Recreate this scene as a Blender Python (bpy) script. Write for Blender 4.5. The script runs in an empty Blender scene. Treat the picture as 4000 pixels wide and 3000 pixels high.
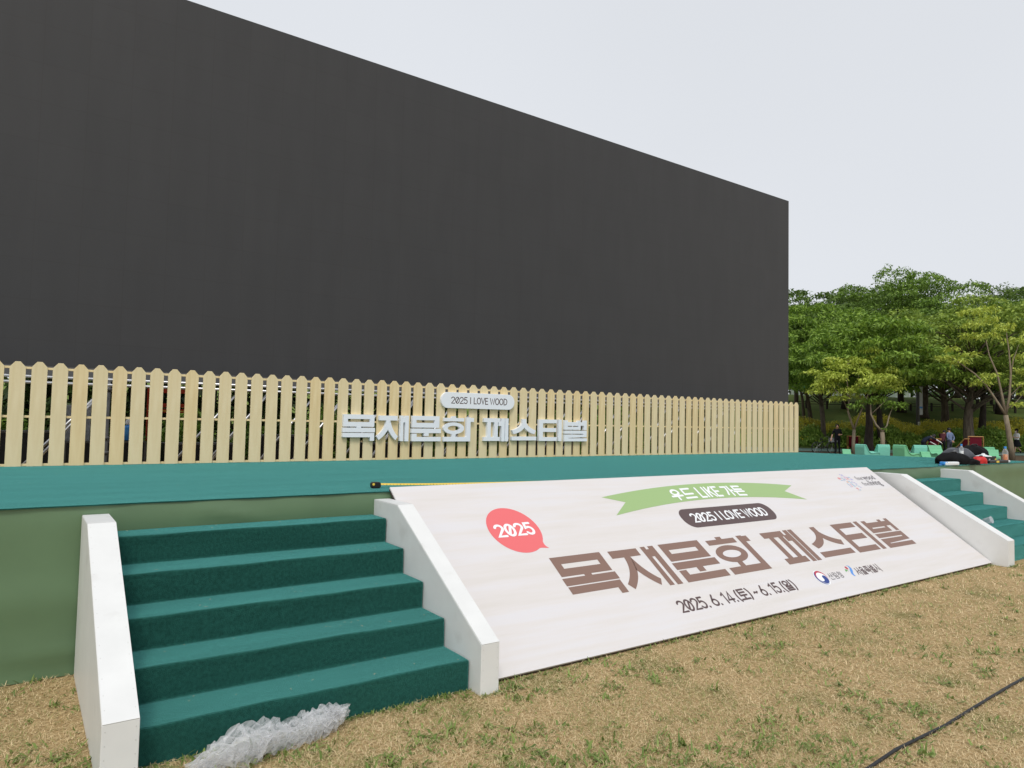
import bpy, bmesh, math, random
import numpy as np
from mathutils import Vector, Matrix
R = math.radians
scn = bpy.context.scene
col = scn.collection

# ------------------------------------------------------------------ camera
CAM = Vector((-1.0469, -5.1299, 1.6409))
YAW, PITCH, ROLL, FPX = 0.61143, 0.04978, 0.02117, 2738.3
fwd = Vector((math.sin(YAW)*math.cos(PITCH), math.cos(YAW)*math.cos(PITCH), math.sin(PITCH)))
rgt = Vector((math.cos(YAW), -math.sin(YAW), 0))
upv = rgt.cross(fwd)
r2 = rgt*math.cos(ROLL) + upv*math.sin(ROLL)
u2 = -rgt*math.sin(ROLL) + upv*math.cos(ROLL)
cd = bpy.data.cameras.new("camera")
cd.sensor_width = 36.0
cd.lens = FPX/4000*36
cd.clip_end = 2000
cd.clip_start = 0.05
cam = bpy.data.objects.new("camera", cd)
m3 = Matrix((r2, u2, -fwd)).transposed()
cam.matrix_world = Matrix.Translation(CAM) @ m3.to_4x4()
col.objects.link(cam)
scn.camera = cam

# ------------------------------------------------------------------ light
SUN_EL, SUN_AZ = R(52), R(214)          # azimuth measured from +y towards +x
w = bpy.data.worlds.new("World")
scn.world = w
w.use_nodes = True
nt = w.node_tree
bg = nt.nodes["Background"]
sky = nt.nodes.new("ShaderNodeTexSky")
sky.sky_type = 'NISHITA'
sky.sun_disc = False
sky.sun_elevation = SUN_EL
sky.sun_rotation = SUN_AZ
sky.air_density = 1.0
sky.dust_density = 4.0
sky.ozone_density = 1.0
hs = nt.nodes.new("ShaderNodeHueSaturation")
hs.inputs["Saturation"].default_value = 0.22
mixw = nt.nodes.new("ShaderNodeMix")
mixw.data_type = 'RGBA'
mixw.inputs["Factor"].default_value = 0.8
mixw.inputs["B"].default_value = (8.65, 8.97, 9.5, 1)     # thin bright overcast veil
nt.links.new(sky.outputs[0], hs.inputs["Color"])
nt.links.new(hs.outputs[0], mixw.inputs["A"])
# faint large-scale unevenness of the cloud sheet
wtc = nt.nodes.new("ShaderNodeTexCoord")
wno = nt.nodes.new("ShaderNodeTexNoise")
wno.inputs["Scale"].default_value = 1.1
wno.inputs["Detail"].default_value = 3
wmr = nt.nodes.new("ShaderNodeMapRange")
wmr.inputs["To Min"].default_value = 0.91
wmr.inputs["To Max"].default_value = 1.07
wmu = nt.nodes.new("ShaderNodeMix")
wmu.data_type = 'RGBA'
wmu.blend_type = 'MULTIPLY'
wmu.inputs["Factor"].default_value = 1.0
nt.links.new(wtc.outputs["Generated"], wno.inputs["Vector"])
nt.links.new(wno.outputs[0], wmr.inputs["Value"])
nt.links.new(mixw.outputs["Result"], wmu.inputs["A"])
nt.links.new(wmr.outputs[0], wmu.inputs["B"])
nt.links.new(wmu.outputs["Result"], bg.inputs["Color"])
bg.inputs["Strength"].default_value = 0.1

sl = bpy.data.lights.new("sun", 'SUN')
sl.energy = 1.5
sl.angle = R(16)
sl.color = (1.0, 0.95, 0.87)
so = bpy.data.objects.new("sun", sl)
sd = Vector((math.sin(SUN_AZ)*math.cos(SUN_EL), math.cos(SUN_AZ)*math.cos(SUN_EL), math.sin(SUN_EL)))
so.rotation_euler = sd.to_track_quat('Z', 'Y').to_euler()
so.location = (0, -10, 30)
col.objects.link(so)
scn.view_settings.view_transform = 'Standard'
scn.view_settings.look = 'None'
scn.view_settings.exposure = 0.0
scn.view_settings.gamma = 1.0

# ------------------------------------------------------------------ helpers
def at(px, D, z=0.0):
    """a ground position D metres ahead of the viewer, px = its column in the 4000 px photo"""
    lat = (px-2000)/FPX*D
    return Vector((CAM.x + D*math.sin(YAW) + lat*math.cos(YAW),
                   CAM.y + D*math.cos(YAW) - lat*math.sin(YAW), z))

class MB:
    def __init__(s): s.v = []; s.f = []; s.m = []
    def add(s, vs, fs, m=0):
        b = len(s.v)
        s.v += [tuple(v) for v in vs]
        s.f += [tuple(i+b for i in f) for f in fs]
        s.m += [m]*len(fs)
        return s
    def box(s, x0, y0, z0, x1, y1, z1, m=0, M=None):
        vs = [Vector((x, y, z)) for z in (z0, z1) for y in (y0, y1) for x in (x0, x1)]
        if M: vs = [M @ v for v in vs]
        return s.add(vs, [(0,2,3,1),(4,5,7,6),(0,1,5,4),(2,6,7,3),(0,4,6,2),(1,3,7,5)], m)
    def bar(s, p, q, a, b=None, m=0):
        p, q = Vector(p), Vector(q); d = (q-p); L = d.length; d.normalize()
        b = b or a
        h = Vector((0,0,1)) if abs(d.z) < .95 else Vector((0,1,0))
        x = d.cross(h).normalized(); y = x.cross(d)
        M = Matrix((x, y, d)).transposed().to_4x4(); M.translation = p
        return s.box(-a/2, -b/2, 0, a/2, b/2, L, m, M)
    def tube(s, pts, rad, n=8, m=0, caps=True, closed=False):
        pts = [Vector(p) for p in pts]; k = len(pts)
        if not hasattr(rad, '__len__'): rad = [rad]*k
        vs = []; prev = None
        for i, p in enumerate(pts):
            if closed: d = pts[(i+1) % k]-pts[i-1]
            else: d = pts[min(i+1, k-1)]-pts[max(i-1, 0)]
            d.normalize()
            if prev is None:
                h = Vector((0,0,1)) if abs(d.z) < .9 else Vector((1,0,0))
                x = d.cross(h).normalized()
            else:
                x = (prev - d*prev.dot(d)).normalized()
            prev = x; y = d.cross(x)
            for j in range(n):
                t = 2*math.pi*j/n
                vs.append(p + (x*math.cos(t)+y*math.sin(t))*rad[i])
        fs = []
        for i in range(k if closed else k-1):
            a = i*n; b = ((i+1) % k)*n
            for j in range(n):
                fs.append((a+j, a+(j+1) % n, b+(j+1) % n, b+j))
        if caps and not closed:
            fs.append(tuple(range(n-1, -1, -1))); fs.append(tuple((k-1)*n+j for j in range(n)))
        return s.add(vs, fs, m)
    def lathe(s, prof, n=16, c=(0,0,0), m=0, M=None):
        vs = []; c = Vector(c)
        for r, z in prof:
            for j in range(n):
                t = 2*math.pi*j/n
                v = Vector((r*math.cos(t), r*math.sin(t), z))
                vs.append((M @ v if M else v)+c)
        fs = []
        for i in range(len(prof)-1):
            for j in range(n):
                fs.append((i*n+j, i*n+(j+1) % n, (i+1)*n+(j+1) % n, (i+1)*n+j))
        fs.append(tuple(range(n-1, -1, -1))); fs.append(tuple((len(prof)-1)*n+j for j in range(n)))
        return s.add(vs, fs, m)
    def prism(s, poly, T, t0, t1, m=0):
        """poly: 2D outline, T(u,v,h) -> point, between heights t0 and t1"""
        n = len(poly)
        vs = [T(u, v, t0) for u, v in poly]+[T(u, v, t1) for u, v in poly]
        fs = [tuple(range(n-1, -1, -1)), tuple(range(n, 2*n))]
        fs += [(i, (i+1) % n, n+(i+1) % n, n+i) for i in range(n)]
        return s.add(vs, fs, m)
    def flat(s, poly, T, h, m=0):
        return s.add([T(u, v, h) for u, v in poly], [tuple(range(len(poly)))], m)

def obj(name, mb, mats, parent=None, smooth=False, bevel=0.0):
    me = bpy.data.meshes.new(name)
    me.from_pydata(mb.v, [], mb.f)
    if not isinstance(mats, (list, tuple)): mats = [mats]
    for m in mats: me.materials.append(m)
    if len(mats) > 1: me.polygons.foreach_set("material_index", mb.m)
    bm = bmesh.new(); bm.from_mesh(me); bmesh.ops.recalc_face_normals(bm, faces=bm.faces); bm.to_mesh(me); bm.free()
    if smooth: me.polygons.foreach_set("use_smooth", [True]*len(me.polygons))
    o = bpy.data.objects.new(name, me)
    col.objects.link(o)
    if parent: o.parent = parent
    if bevel:
        b = o.modifiers.new("bevel", 'BEVEL'); b.width = bevel; b.segments = 2; b.limit_method = 'ANGLE'; b.angle_limit = R(40)
    return o

def tag(o, label, cat, group=None, kind=None):
    o["label"] = label; o["category"] = cat
    if group: o["group"] = group
    if kind: o["kind"] = kind
    return o

def thing(name, label, cat, loc=(0,0,0), rz=0.0, group=None):
    o = bpy.data.objects.new(name, None)
    o.empty_display_size = .2
    col.objects.link(o)
    o.location = loc; o.rotation_euler = (0, 0, rz)
    return tag(o, label, cat, group)

def dup(root, loc, rz=0.0, scale=None, label=None, group=None):
    r = root.copy(); col.objects.link(r); r.location = loc; r.rotation_euler = (0, 0, rz)
    if scale: r.scale = scale
    if label: r["label"] = label
    if group: r["group"] = group
    for ch in list(root.children):
        c = ch.copy(); col.objects.link(c); c.parent = r
        for g in ch.children:
            d = g.copy(); col.objects.link(d); d.parent = c
    return r

def structure(o): o["kind"] = "structure"; return o

def quads_obj(name, V, nper, mat, parent=None, faces=None, mats_idx=None):
    """fast mesh of many equal small polygons; V (N*nper,3)"""
    me = bpy.data.meshes.new(name)
    N = len(V)//nper
    me.vertices.add(len(V)); me.vertices.foreach_set("co", V.astype(np.float32).ravel())
    if faces is None: faces = [tuple(range(nper))]
    tot = []; idx = []
    base = (np.arange(N)*nper)[:, None]
    loops = np.concatenate([base+np.array(f)[None, :] for f in faces], axis=1)
    per = np.array([len(f) for f in faces])
    me.loops.add(loops.size); me.loops.foreach_set("vertex_index", loops.ravel().astype(np.int32))
    sizes = np.tile(per, N); starts = np.concatenate([[0], np.cumsum(sizes)[:-1]])
    me.polygons.add(len(sizes)); me.polygons.foreach_set("loop_start", starts.astype(np.int32))
    me.polygons.foreach_set("loop_total", sizes.astype(np.int32))
    for m in (mat if isinstance(mat, (list, tuple)) else [mat]): me.materials.append(m)
    if mats_idx is not None: me.polygons.foreach_set("material_index", np.repeat(mats_idx, len(faces)).astype(np.int32))
    me.update(calc_edges=True)
    o = bpy.data.objects.new(name, me); col.objects.link(o)
    if parent: o.parent = parent
    return o

# ------------------------------------------------------------------ materials
def mat(name, c, rough=.6, spec=.3, noise=0.0, nscale=8.0, c2=None, bump=0.0, bscale=60.0, sheen=0, sheen_tint=(1,1,1), metal=0, stretch=None, detail=4, srough=.4):
    m = bpy.data.materials.new(name); m.use_nodes = True
    n = m.node_tree; p = n.nodes["Principled BSDF"]
    p.inputs["Base Color"].default_value = (*c, 1)
    p.inputs["Roughness"].default_value = rough
    p.inputs["Specular IOR Level"].default_value = spec
    p.inputs["Metallic"].default_value = metal
    if sheen:
        p.inputs["Sheen Weight"].default_value = sheen
        p.inputs["Sheen Roughness"].default_value = srough
        p.inputs["Sheen Tint"].default_value = (*sheen_tint, 1)
    tc = None
    def coord():
        tc = n.nodes.new("ShaderNodeTexCoord")
        if stretch:
            mp = n.nodes.new("ShaderNodeMapping"); mp.inputs["Scale"].default_value = stretch
            n.links.new(tc.outputs["Object"], mp.inputs[0]); return mp.outputs[0]
        return tc.outputs["Object"]
    if noise or c2:
        no = n.nodes.new("ShaderNodeTexNoise"); no.inputs["Scale"].default_value = nscale; no.inputs["Detail"].default_value = detail
        n.links.new(coord(), no.inputs["Vector"])
        mx = n.nodes.new("ShaderNodeMix"); mx.data_type = 'RGBA'
        mr = n.nodes.new("ShaderNodeMapRange"); mr.inputs["From Min"].default_value = .3; mr.inputs["From Max"].default_value = .7
        n.links.new(no.outputs[0], mr.inputs["Value"]); n.links.new(mr.outputs[0], mx.inputs["Factor"])
        d = c2 if c2 else tuple(x*(1-noise) for x in c)
        a = c if c2 else tuple(min(1, x*(1+noise)) for x in c)
        mx.inputs["A"].default_value = (*a, 1); mx.inputs["B"].default_value = (*d, 1)
        n.links.new(mx.outputs["Result"], p.inputs["Base Color"])
    if bump:
        nb = n.nodes.new("ShaderNodeTexNoise"); nb.inputs["Scale"].default_value = bscale; nb.inputs["Detail"].default_value = 4
        n.links.new(coord(), nb.inputs["Vector"])
        bp = n.nodes.new("ShaderNodeBump"); bp.inputs["Strength"].default_value = bump; bp.inputs["Distance"].default_value = .01
        n.links.new(nb.outputs[0], bp.inputs["Height"]); n.links.new(bp.outputs[0], p.inputs["Normal"])
    return m

def carpet_mat():
    m = mat("teal_carpet", (.017,.084,.068), .95, .03, noise=.22, nscale=55, bump=.7, bscale=260)
    n = m.node_tree; p = n.nodes["Principled BSDF"]; out = n.nodes["Material Output"]
    p.inputs["Sheen Weight"].default_value = 1; p.inputs["Sheen Roughness"].default_value = .35; p.inputs["Sheen Tint"].default_value = (.26,.86,.84,1)
    sh = n.nodes.new("ShaderNodeBsdfSheen"); sh.inputs["Color"].default_value = (.26,.72,.74,1); sh.inputs["Roughness"].default_value = .3
    no = n.nodes.new("ShaderNodeTexNoise"); no.inputs["Scale"].default_value = 120; no.inputs["Detail"].default_value = 3
    tc = n.nodes.new("ShaderNodeTexCoord"); n.links.new(tc.outputs["Object"], no.inputs["Vector"])
    mx = n.nodes.new("ShaderNodeMix"); mx.data_type = 'RGBA'; mx.inputs["A"].default_value = (.01,.05,.05,1); mx.inputs["B"].default_value = (.03,.12,.12,1)
    n.links.new(no.outputs[0], mx.inputs["Factor"]); n.links.new(mx.outputs["Result"], sh.inputs["Color"])
    mp = n.nodes.new("ShaderNodeMapping"); mp.inputs["Scale"].default_value = (.5, 5, 5)
    n.links.new(tc.outputs["Object"], mp.inputs[0])
    ws = n.nodes.new("ShaderNodeTexNoise"); ws.inputs["Scale"].default_value = 1.6; ws.inputs["Detail"].default_value = 6; n.links.new(mp.outputs[0], ws.inputs["Vector"])
    wr = n.nodes.new("ShaderNodeMapRange"); wr.inputs["From Min"].default_value = .3; wr.inputs["From Max"].default_value = .7; wr.inputs["To Min"].default_value = .92; wr.inputs["To Max"].default_value = 1.07
    n.links.new(ws.outputs[0], wr.inputs["Value"])
    src = p.inputs["Base Color"].links[0].from_socket
    wm_ = n.nodes.new("ShaderNodeMix"); wm_.data_type = 'RGBA'; wm_.blend_type = 'MULTIPLY'; wm_.inputs["Factor"].default_value = 1
    n.links.new(src, wm_.inputs["A"]); n.links.new(wr.outputs[0], wm_.inputs["B"]); n.links.new(wm_.outputs["Result"], p.inputs["Base Color"])
    wt = n.nodes.new("ShaderNodeMix"); wt.data_type = 'RGBA'; wt.blend_type = 'MULTIPLY'; wt.inputs["Factor"].default_value = 1; wt.inputs["A"].default_value = (.23,.77,.735,1)
    n.links.new(wr.outputs[0], wt.inputs["B"]); n.links.new(wt.outputs["Result"], p.inputs["Sheen Tint"])
    ad = n.nodes.new("ShaderNodeAddShader"); n.links.new(p.outputs[0], ad.inputs[0]); n.links.new(sh.outputs[0], ad.inputs[1]); n.links.new(ad.outputs[0], out.inputs[0])
    return m

def leaf_mat(name, c, c2, trans=.25):
    m = bpy.data.materials.new(name); m.use_nodes = True
    n = m.node_tree; p = n.nodes["Principled BSDF"]; out = n.nodes["Material Output"]
    g = n.nodes.new("ShaderNodeNewGeometry")
    mx = n.nodes.new("ShaderNodeMix"); mx.data_type = 'RGBA'
    mx.inputs["A"].default_value = (*c, 1); mx.inputs["B"].default_value = (*c2, 1)
    n.links.new(g.outputs["Random Per Island"], mx.inputs["Factor"])
    n.links.new(mx.outputs["Result"], p.inputs["Base Color"])
    p.inputs["Roughness"].default_value = .5; p.inputs["Specular IOR Level"].default_value = .3
    tr = n.nodes.new("ShaderNodeBsdfTranslucent"); n.links.new(mx.outputs["Result"], tr.inputs["Color"])
    ms = n.nodes.new("ShaderNodeMixShader"); ms.inputs[0].default_value = trans
    n.links.new(p.outputs[0], ms.inputs[1]); n.links.new(tr.outputs[0], ms.inputs[2]); n.links.new(ms.outputs[0], out.inputs[0])
    return m

M = {}
M['carpet'] = carpet_mat()
M['vinyl'] = mat("green_vinyl", (.125,.21,.115), .42, .4, noise=.06, nscale=2.5, bump=.05, bscale=6)
M['white'] = mat("white_board", (.76,.77,.765), .45, .4, noise=.03, nscale=6)
def stain(m, amount=.16, scale=5.0, lo=.62):
    n = m.node_tree; p = n.nodes["Principled BSDF"]; src = p.inputs["Base Color"].links[0].from_socket
    tc = n.nodes.new("ShaderNodeTexCoord"); no = n.nodes.new("ShaderNodeTexNoise"); no.inputs["Scale"].default_value = scale; no.inputs["Detail"].default_value = 7
    n.links.new(tc.outputs["Object"], no.inputs["Vector"])
    mr = n.nodes.new("ShaderNodeMapRange"); mr.inputs["From Min"].default_value = lo; mr.inputs["From Max"].default_value = lo+.12; mr.inputs["To Max"].default_value = amount
    n.links.new(no.outputs[0], mr.inputs["Value"])
    mx = n.nodes.new("ShaderNodeMix"); mx.data_type = 'RGBA'; mx.inputs["B"].default_value = (.34,.31,.27,1)
    n.links.new(mr.outputs[0], mx.inputs["Factor"]); n.links.new(src, mx.inputs["A"]); n.links.new(mx.outputs["Result"], p.inputs["Base Color"])
stain(M['white'])
M['pine'] = mat("pale_pine", (.85,.70,.42), .6, .25, c2=(.72,.555,.29), nscale=2.4, stretch=(9,9,.7), bump=.1, bscale=40)
M['pine2'] = mat("pale_pine_yellow", (.80,.63,.35), .6, .25, c2=(.86,.73,.46), nscale=2.0, stretch=(10,10,.6), bump=.1, bscale=40)
M['pine3'] = mat("pale_pine_grey", (.83,.71,.46), .6, .25, c2=(.74,.61,.36), nscale=2.6, stretch=(8,8,.8), bump=.1, bscale=40)
M['foam'] = mat("white_foam", (.87,.905,.965), .5, .35)
M['foam_side'] = mat("white_foam_side", (.66,.72,.80), .6, .3)
M['brown'] = mat("brown_print", (.235,.145,.115), .5, .3)
M['darkbrown'] = mat("dark_brown_print", (.105,.07,.07), .5, .3)
M['pgreen'] = mat("green_print", (.33,.48,.21), .5, .3)
M['pred'] = mat("red_print", (.78,.16,.17), .5, .3)
M['pwhite'] = mat("white_print", (.85,.87,.90), .5, .3)
M['pgrey'] = mat("grey_print", (.14,.13,.14), .5, .3)
M['pnavy'] = mat("navy_print", (.03,.06,.25), .5, .3)
M['pcrimson'] = mat("crimson_print", (.48,.05,.08), .5, .3)
M['pblue'] = mat("blue_print", (.11,.30,.72), .5, .3)
M['pleaf'] = mat("leaf_print", (.14,.38,.12), .5, .3)
M['plilac'] = mat("lilac_print", (.38,.36,.58), .5, .3)
M['pteal'] = mat("slate_print", (.27,.36,.42), .5, .3)
M['porange'] = mat("orange_print", (.70,.30,.16), .5, .3)
M['ppink'] = mat("pink_print", (.62,.25,.42), .5, .3)
M['tilelilac'] = mat("pale_lilac_print", (.46,.45,.66), .5, .3)
M['tilered'] = mat("soft_red_print", (.68,.28,.28), .5, .3)
M['tileblue'] = mat("pale_blue_print", (.36,.49,.62), .5, .3)
M['tilepink'] = mat("soft_pink_print", (.62,.42,.55), .5, .3)
M['tileorange'] = mat("soft_orange_print", (.68,.44,.30), .5, .3)
M['edge'] = mat("board_edge", (.09,.07,.06), .7, .2)
M['steel'] = mat("galvanised_steel", (.62,.63,.65), .35, .5, metal=.75, noise=.1, nscale=20)
M['darksteel'] = mat("dark_steel", (.10,.10,.10), .5, .4)
M['black'] = mat("black_plastic", (.012,.012,.013), .45, .4)
M['bagcloth'] = mat("black_cloth", (.008,.008,.009), .75, .12, noise=.3, nscale=9, bump=.3, bscale=30)
M['greybag'] = mat("grey_cloth", (.06,.065,.078), .4, .4, noise=.3, nscale=9, bump=.3, bscale=30)
M['red'] = mat("red_cloth", (.60,.03,.03), .5, .3, noise=.2, nscale=20)
M['yellow'] = mat("yellow_tape", (.80,.58,.08), .35, .4)
M['blue'] = mat("blue_plastic", (.05,.30,.75), .35, .4)
M['mint'] = mat("mint_green_plastic", (.17,.50,.28), .5, .3, noise=.08, nscale=30)
M['aqua'] = mat("aqua_green_plastic", (.20,.58,.46), .5, .3, noise=.08, nscale=30)
M['maroon'] = mat("maroon_canvas", (.16,.015,.03), .8, .1)
M['wood'] = mat("oiled_wood", (.50,.27,.10), .5, .3, noise=.12, nscale=14)
M['bark'] = mat("grey_bark", (.16,.13,.10), .9, .1, c2=(.07,.055,.045), nscale=9, stretch=(1,1,.25), bump=.8, bscale=18)
M['darkbark'] = mat("dark_bark", (.075,.06,.05), .9, .1, c2=(.03,.025,.022), nscale=9, stretch=(1,1,.25), bump=.8, bscale=18)
M['palebark'] = mat("young_bark", (.30,.25,.18), .85, .1, c2=(.20,.165,.12), nscale=14, stretch=(1,1,.3))
M['leaf_mid'] = leaf_mat("leaf_mid", (.10,.19,.027), (.24,.37,.06))
M['leaf_dark'] = leaf_mat("leaf_dark", (.10,.19,.024), (.33,.49,.075))
M['leaf_olive'] = leaf_mat("leaf_olive", (.14,.22,.03), (.38,.50,.09))
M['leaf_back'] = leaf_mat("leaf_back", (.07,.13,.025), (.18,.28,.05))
M['leaf_deep'] = leaf_mat("leaf_deep", (.02,.045,.01), (.06,.10,.02), .2)  # low albedo carries tree shade for the added tall bushes
M['leaf_young'] = leaf_mat("leaf_young", (.35,.45,.06), (.56,.64,.12))
M['leaf_gold'] = leaf_mat("leaf_gold", (.64,.60,.07), (.82,.76,.14), .2)
M['leaf_shrub'] = leaf_mat("leaf_shrub", (.17,.30,.05), (.34,.48,.09), .2)
M['skin'] = mat("skin", (.52,.31,.21), .5, .3)
M['hair'] = mat("black_hair", (.012,.011,.011), .5, .4)
M['cl_black'] = mat("black_clothes", (.012,.013,.016), .8, .1)
M['cl_navy'] = mat("navy_clothes", (.02,.027,.045), .8, .1)
M['cl_blue'] = mat("blue_shirt", (.17,.22,.36), .8, .1)
M['cl_white'] = mat("white_shirt", (.85,.85,.86), .8, .1)
M['cl_grey'] = mat("grey_trousers", (.06,.065,.08), .8, .1)
M['cl_maroon'] = mat("maroon_shirt", (.12,.04,.05), .8, .1)
M['tent'] = mat("white_tent", (.75,.78,.80), .6, .2)
M['tentteal'] = mat("teal_tent", (.10,.50,.48), .6, .2)
M['redmetal'] = mat("red_paint", (.45,.05,.02), .5, .3)
M['rubber'] = mat("black_rubber", (.022,.023,.026), .55, .35, noise=.2, nscale=40)
M['cardgrey'] = mat("pale_panel", (.42,.44,.46), .7, .2, noise=.3, nscale=25)

def led_mat():
    m = bpy.data.materials.new("led_screen_face"); m.use_nodes = True
    n = m.node_tree; p = n.nodes["Principled BSDF"]
    p.inputs["Roughness"].default_value = .62; p.inputs["Specular IOR Level"].default_value = .35
    tc = n.nodes.new("ShaderNodeTexCoord")
    mp = n.nodes.new("ShaderNodeMapping"); mp.inputs["Rotation"].default_value = (R(90), 0, 0)
    n.links.new(tc.outputs["Object"], mp.inputs[0])
    br = n.nodes.new("ShaderNodeTexBrick"); br.offset = 0; br.inputs["Scale"].default_value = 1
    br.inputs["Brick Width"].default_value = .5; br.inputs["Row Height"].default_value = .5; br.inputs["Mortar Size"].default_value = .004
    br.inputs["Color1"].default_value = (.0435,.0447,.0475, 1); br.inputs["Color2"].default_value = (.0452,.0462,.049, 1)
    br.inputs["Mortar"].default_value = (.040,.040,.041, 1)
    n.links.new(mp.outputs[0], br.inputs["Vector"])
    st = n.nodes.new("ShaderNodeMapping"); st.inputs["Scale"].default_value = (1.2, 1, .25)
    n.links.new(tc.outputs["Object"], st.inputs[0])
    no = n.nodes.new("ShaderNodeTexNoise"); no.inputs["Scale"].default_value = 3; no.inputs["Detail"].default_value = 6
    n.links.new(st.outputs[0], no.inputs["Vector"])
    fine = n.nodes.new("ShaderNodeTexNoise"); fine.inputs["Scale"].default_value = 160; fine.inputs["Detail"].default_value = 2
    n.links.new(tc.outputs["Object"], fine.inputs["Vector"])
    ad = n.nodes.new("ShaderNodeMath"); ad.operation = 'ADD'
    n.links.new(no.outputs[0], ad.inputs[0]); n.links.new(fine.outputs[0], ad.inputs[1])
    mr = n.nodes.new("ShaderNodeMapRange"); mr.inputs["From Min"].default_value = .6; mr.inputs["From Max"].default_value = 1.4
    mr.inputs["To Min"].default_value = .90; mr.inputs["To Max"].default_value = 1.10
    n.links.new(ad.outputs[0], mr.inputs["Value"])
    mx = n.nodes.new("ShaderNodeMix"); mx.data_type = 'RGBA'; mx.blend_type = 'MULTIPLY'; mx.inputs["Factor"].default_value = 1
    n.links.new(br.outputs[0], mx.inputs["A"]); n.links.new(mr.outputs[0], mx.inputs["B"])
    n.links.new(mx.outputs["Result"], p.inputs["Base Color"])
    return m
M['led'] = led_mat()

def banner_mat():
    m = mat("whitewashed_wood_print", (.80,.785,.79), .5, .3)
    n = m.node_tree; p = n.nodes["Principled BSDF"]
    tc = n.nodes.new("ShaderNodeTexCoord")
    mp = n.nodes.new("ShaderNodeMapping"); mp.inputs["Scale"].default_value = (.55, 7, 7)
    n.links.new(tc.outputs["Object"], mp.inputs[0])
    a = n.nodes.new("ShaderNodeTexNoise"); a.inputs["Scale"].default_value = 1.3; a.inputs["Detail"].default_value = 7; a.inputs["Roughness"].default_value = .6
    n.links.new(mp.outputs[0], a.inputs["Vector"])
    cr = n.nodes.new("ShaderNodeValToRGB")
    e = cr.color_ramp.elements
    e[0].position = .30; e[0].color = (.655,.625,.60, 1)
    e[1].position = .58; e[1].color = (.695,.675,.685, 1)
    k = e.new(.46); k.color = (.685,.655,.645, 1)
    k = e.new(.72); k.color = (.69,.68,.705, 1)
    n.links.new(a.outputs[0], cr.inputs[0]); n.links.new(cr.outputs[0], p.inputs["Base Color"])
    return m
M['banner'] = banner_mat()

def lawn_mat():
    m = mat("dry_lawn", (.36,.26,.12), .95, .05)
    n = m.node_tree; p = n.nodes["Principled BSDF"]
    tc = n.nodes.new("ShaderNodeTexCoord")
    a = n.nodes.new("ShaderNodeTexNoise"); a.inputs["Scale"].default_value = 45; a.inputs["Detail"].default_value = 8; a.inputs["Roughness"].default_value = .7
    b = n.nodes.new("ShaderNodeTexNoise"); b.inputs["Scale"].default_value = 2.2; b.inputs["Detail"].default_value = 6
    for x in (a, b): n.links.new(tc.outputs["Object"], x.inputs["Vector"])
    c1 = n.nodes.new("ShaderNodeValToRGB"); e = c1.color_ramp.elements
    e[0].position = .33; e[0].color = (.27,.185,.09, 1); e[1].position = .68; e[1].color = (.62,.46,.25, 1)
    n.links.new(a.outputs[0], c1.inputs[0])
    c2 = n.nodes.new("ShaderNodeMapRange"); c2.inputs["From Min"].default_value = .52; c2.inputs["From Max"].default_value = .68; c2.inputs["To Max"].default_value = .55
    n.links.new(b.outputs[0], c2.inputs["Value"])
    mx = n.nodes.new("ShaderNodeMix"); mx.data_type = 'RGBA'; mx.inputs["B"].default_value = (.13,.15,.045, 1)
    n.links.new(c2.outputs[0], mx.inputs["Factor"]); n.links.new(c1.outputs[0], mx.inputs["A"])
    n.links.new(mx.outputs["Result"], p.inputs["Base Color"])
    bp = n.nodes.new("ShaderNodeBump"); bp.inputs["Strength"].default_value = .6; bp.inputs["Distance"].default_value = .02
    n.links.new(a.outputs[0], bp.inputs["Height"]); n.links.new(bp.outputs[0], p.inputs["Normal"])
    return m
M['lawn'] = lawn_mat()
M['path'] = mat("green_path", (.17,.25,.22), .8, .2, noise=.1, nscale=3)
M['soil'] = mat("brown_soil", (.10,.075,.05), .95, .05, noise=.3, nscale=4)
M['hill'] = mat("hill_grass", (.12,.19,.05), .95, .05, c2=(.18,.22,.06), nscale=.7)
def film_mat(name, lo, hi, tint=(.86,.88,.93)):
    m = bpy.data.materials.new(name); m.use_nodes = True
    n = m.node_tree; out = n.nodes["Material Output"]; p = n.nodes["Principled BSDF"]
    p.inputs["Base Color"].default_value = (*tint, 1); p.inputs["Roughness"].default_value = .10; p.inputs["Specular IOR Level"].default_value = .9
    tl = n.nodes.new("ShaderNodeBsdfTranslucent"); tl.inputs[0].default_value = (*tint, 1)
    m1 = n.nodes.new("ShaderNodeMixShader"); m1.inputs[0].default_value = .38
    n.links.new(p.outputs[0], m1.inputs[1]); n.links.new(tl.outputs[0], m1.inputs[2])
    tp = n.nodes.new("ShaderNodeBsdfTransparent")
    lw = n.nodes.new("ShaderNodeLayerWeight"); lw.inputs[0].default_value = .45
    mr = n.nodes.new("ShaderNodeMapRange"); mr.inputs["To Min"].default_value = lo; mr.inputs["To Max"].default_value = hi
    n.links.new(lw.outputs["Facing"], mr.inputs["Value"])
    m2 = n.nodes.new("ShaderNodeMixShader")
    n.links.new(mr.outputs[0], m2.inputs[0]); n.links.new(tp.outputs[0], m2.inputs[1]); n.links.new(m1.outputs[0], m2.inputs[2])
    n.links.new(m2.outputs[0], out.inputs[0])
    return m
M['film'] = film_mat("clear_film", .06, .60, (.97,.98,1.0))
M['film2'] = film_mat("milky_film", .22, .85, (.97,.98,1.0))
M['screw'] = mat("painted_screw", (.60,.60,.58), .5, .3)
M['clear'] = film_mat("clear_bottle", .15, .7)
M['juice'] = mat("orange_drink", (.60,.20,.03), .25, .5)

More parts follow.
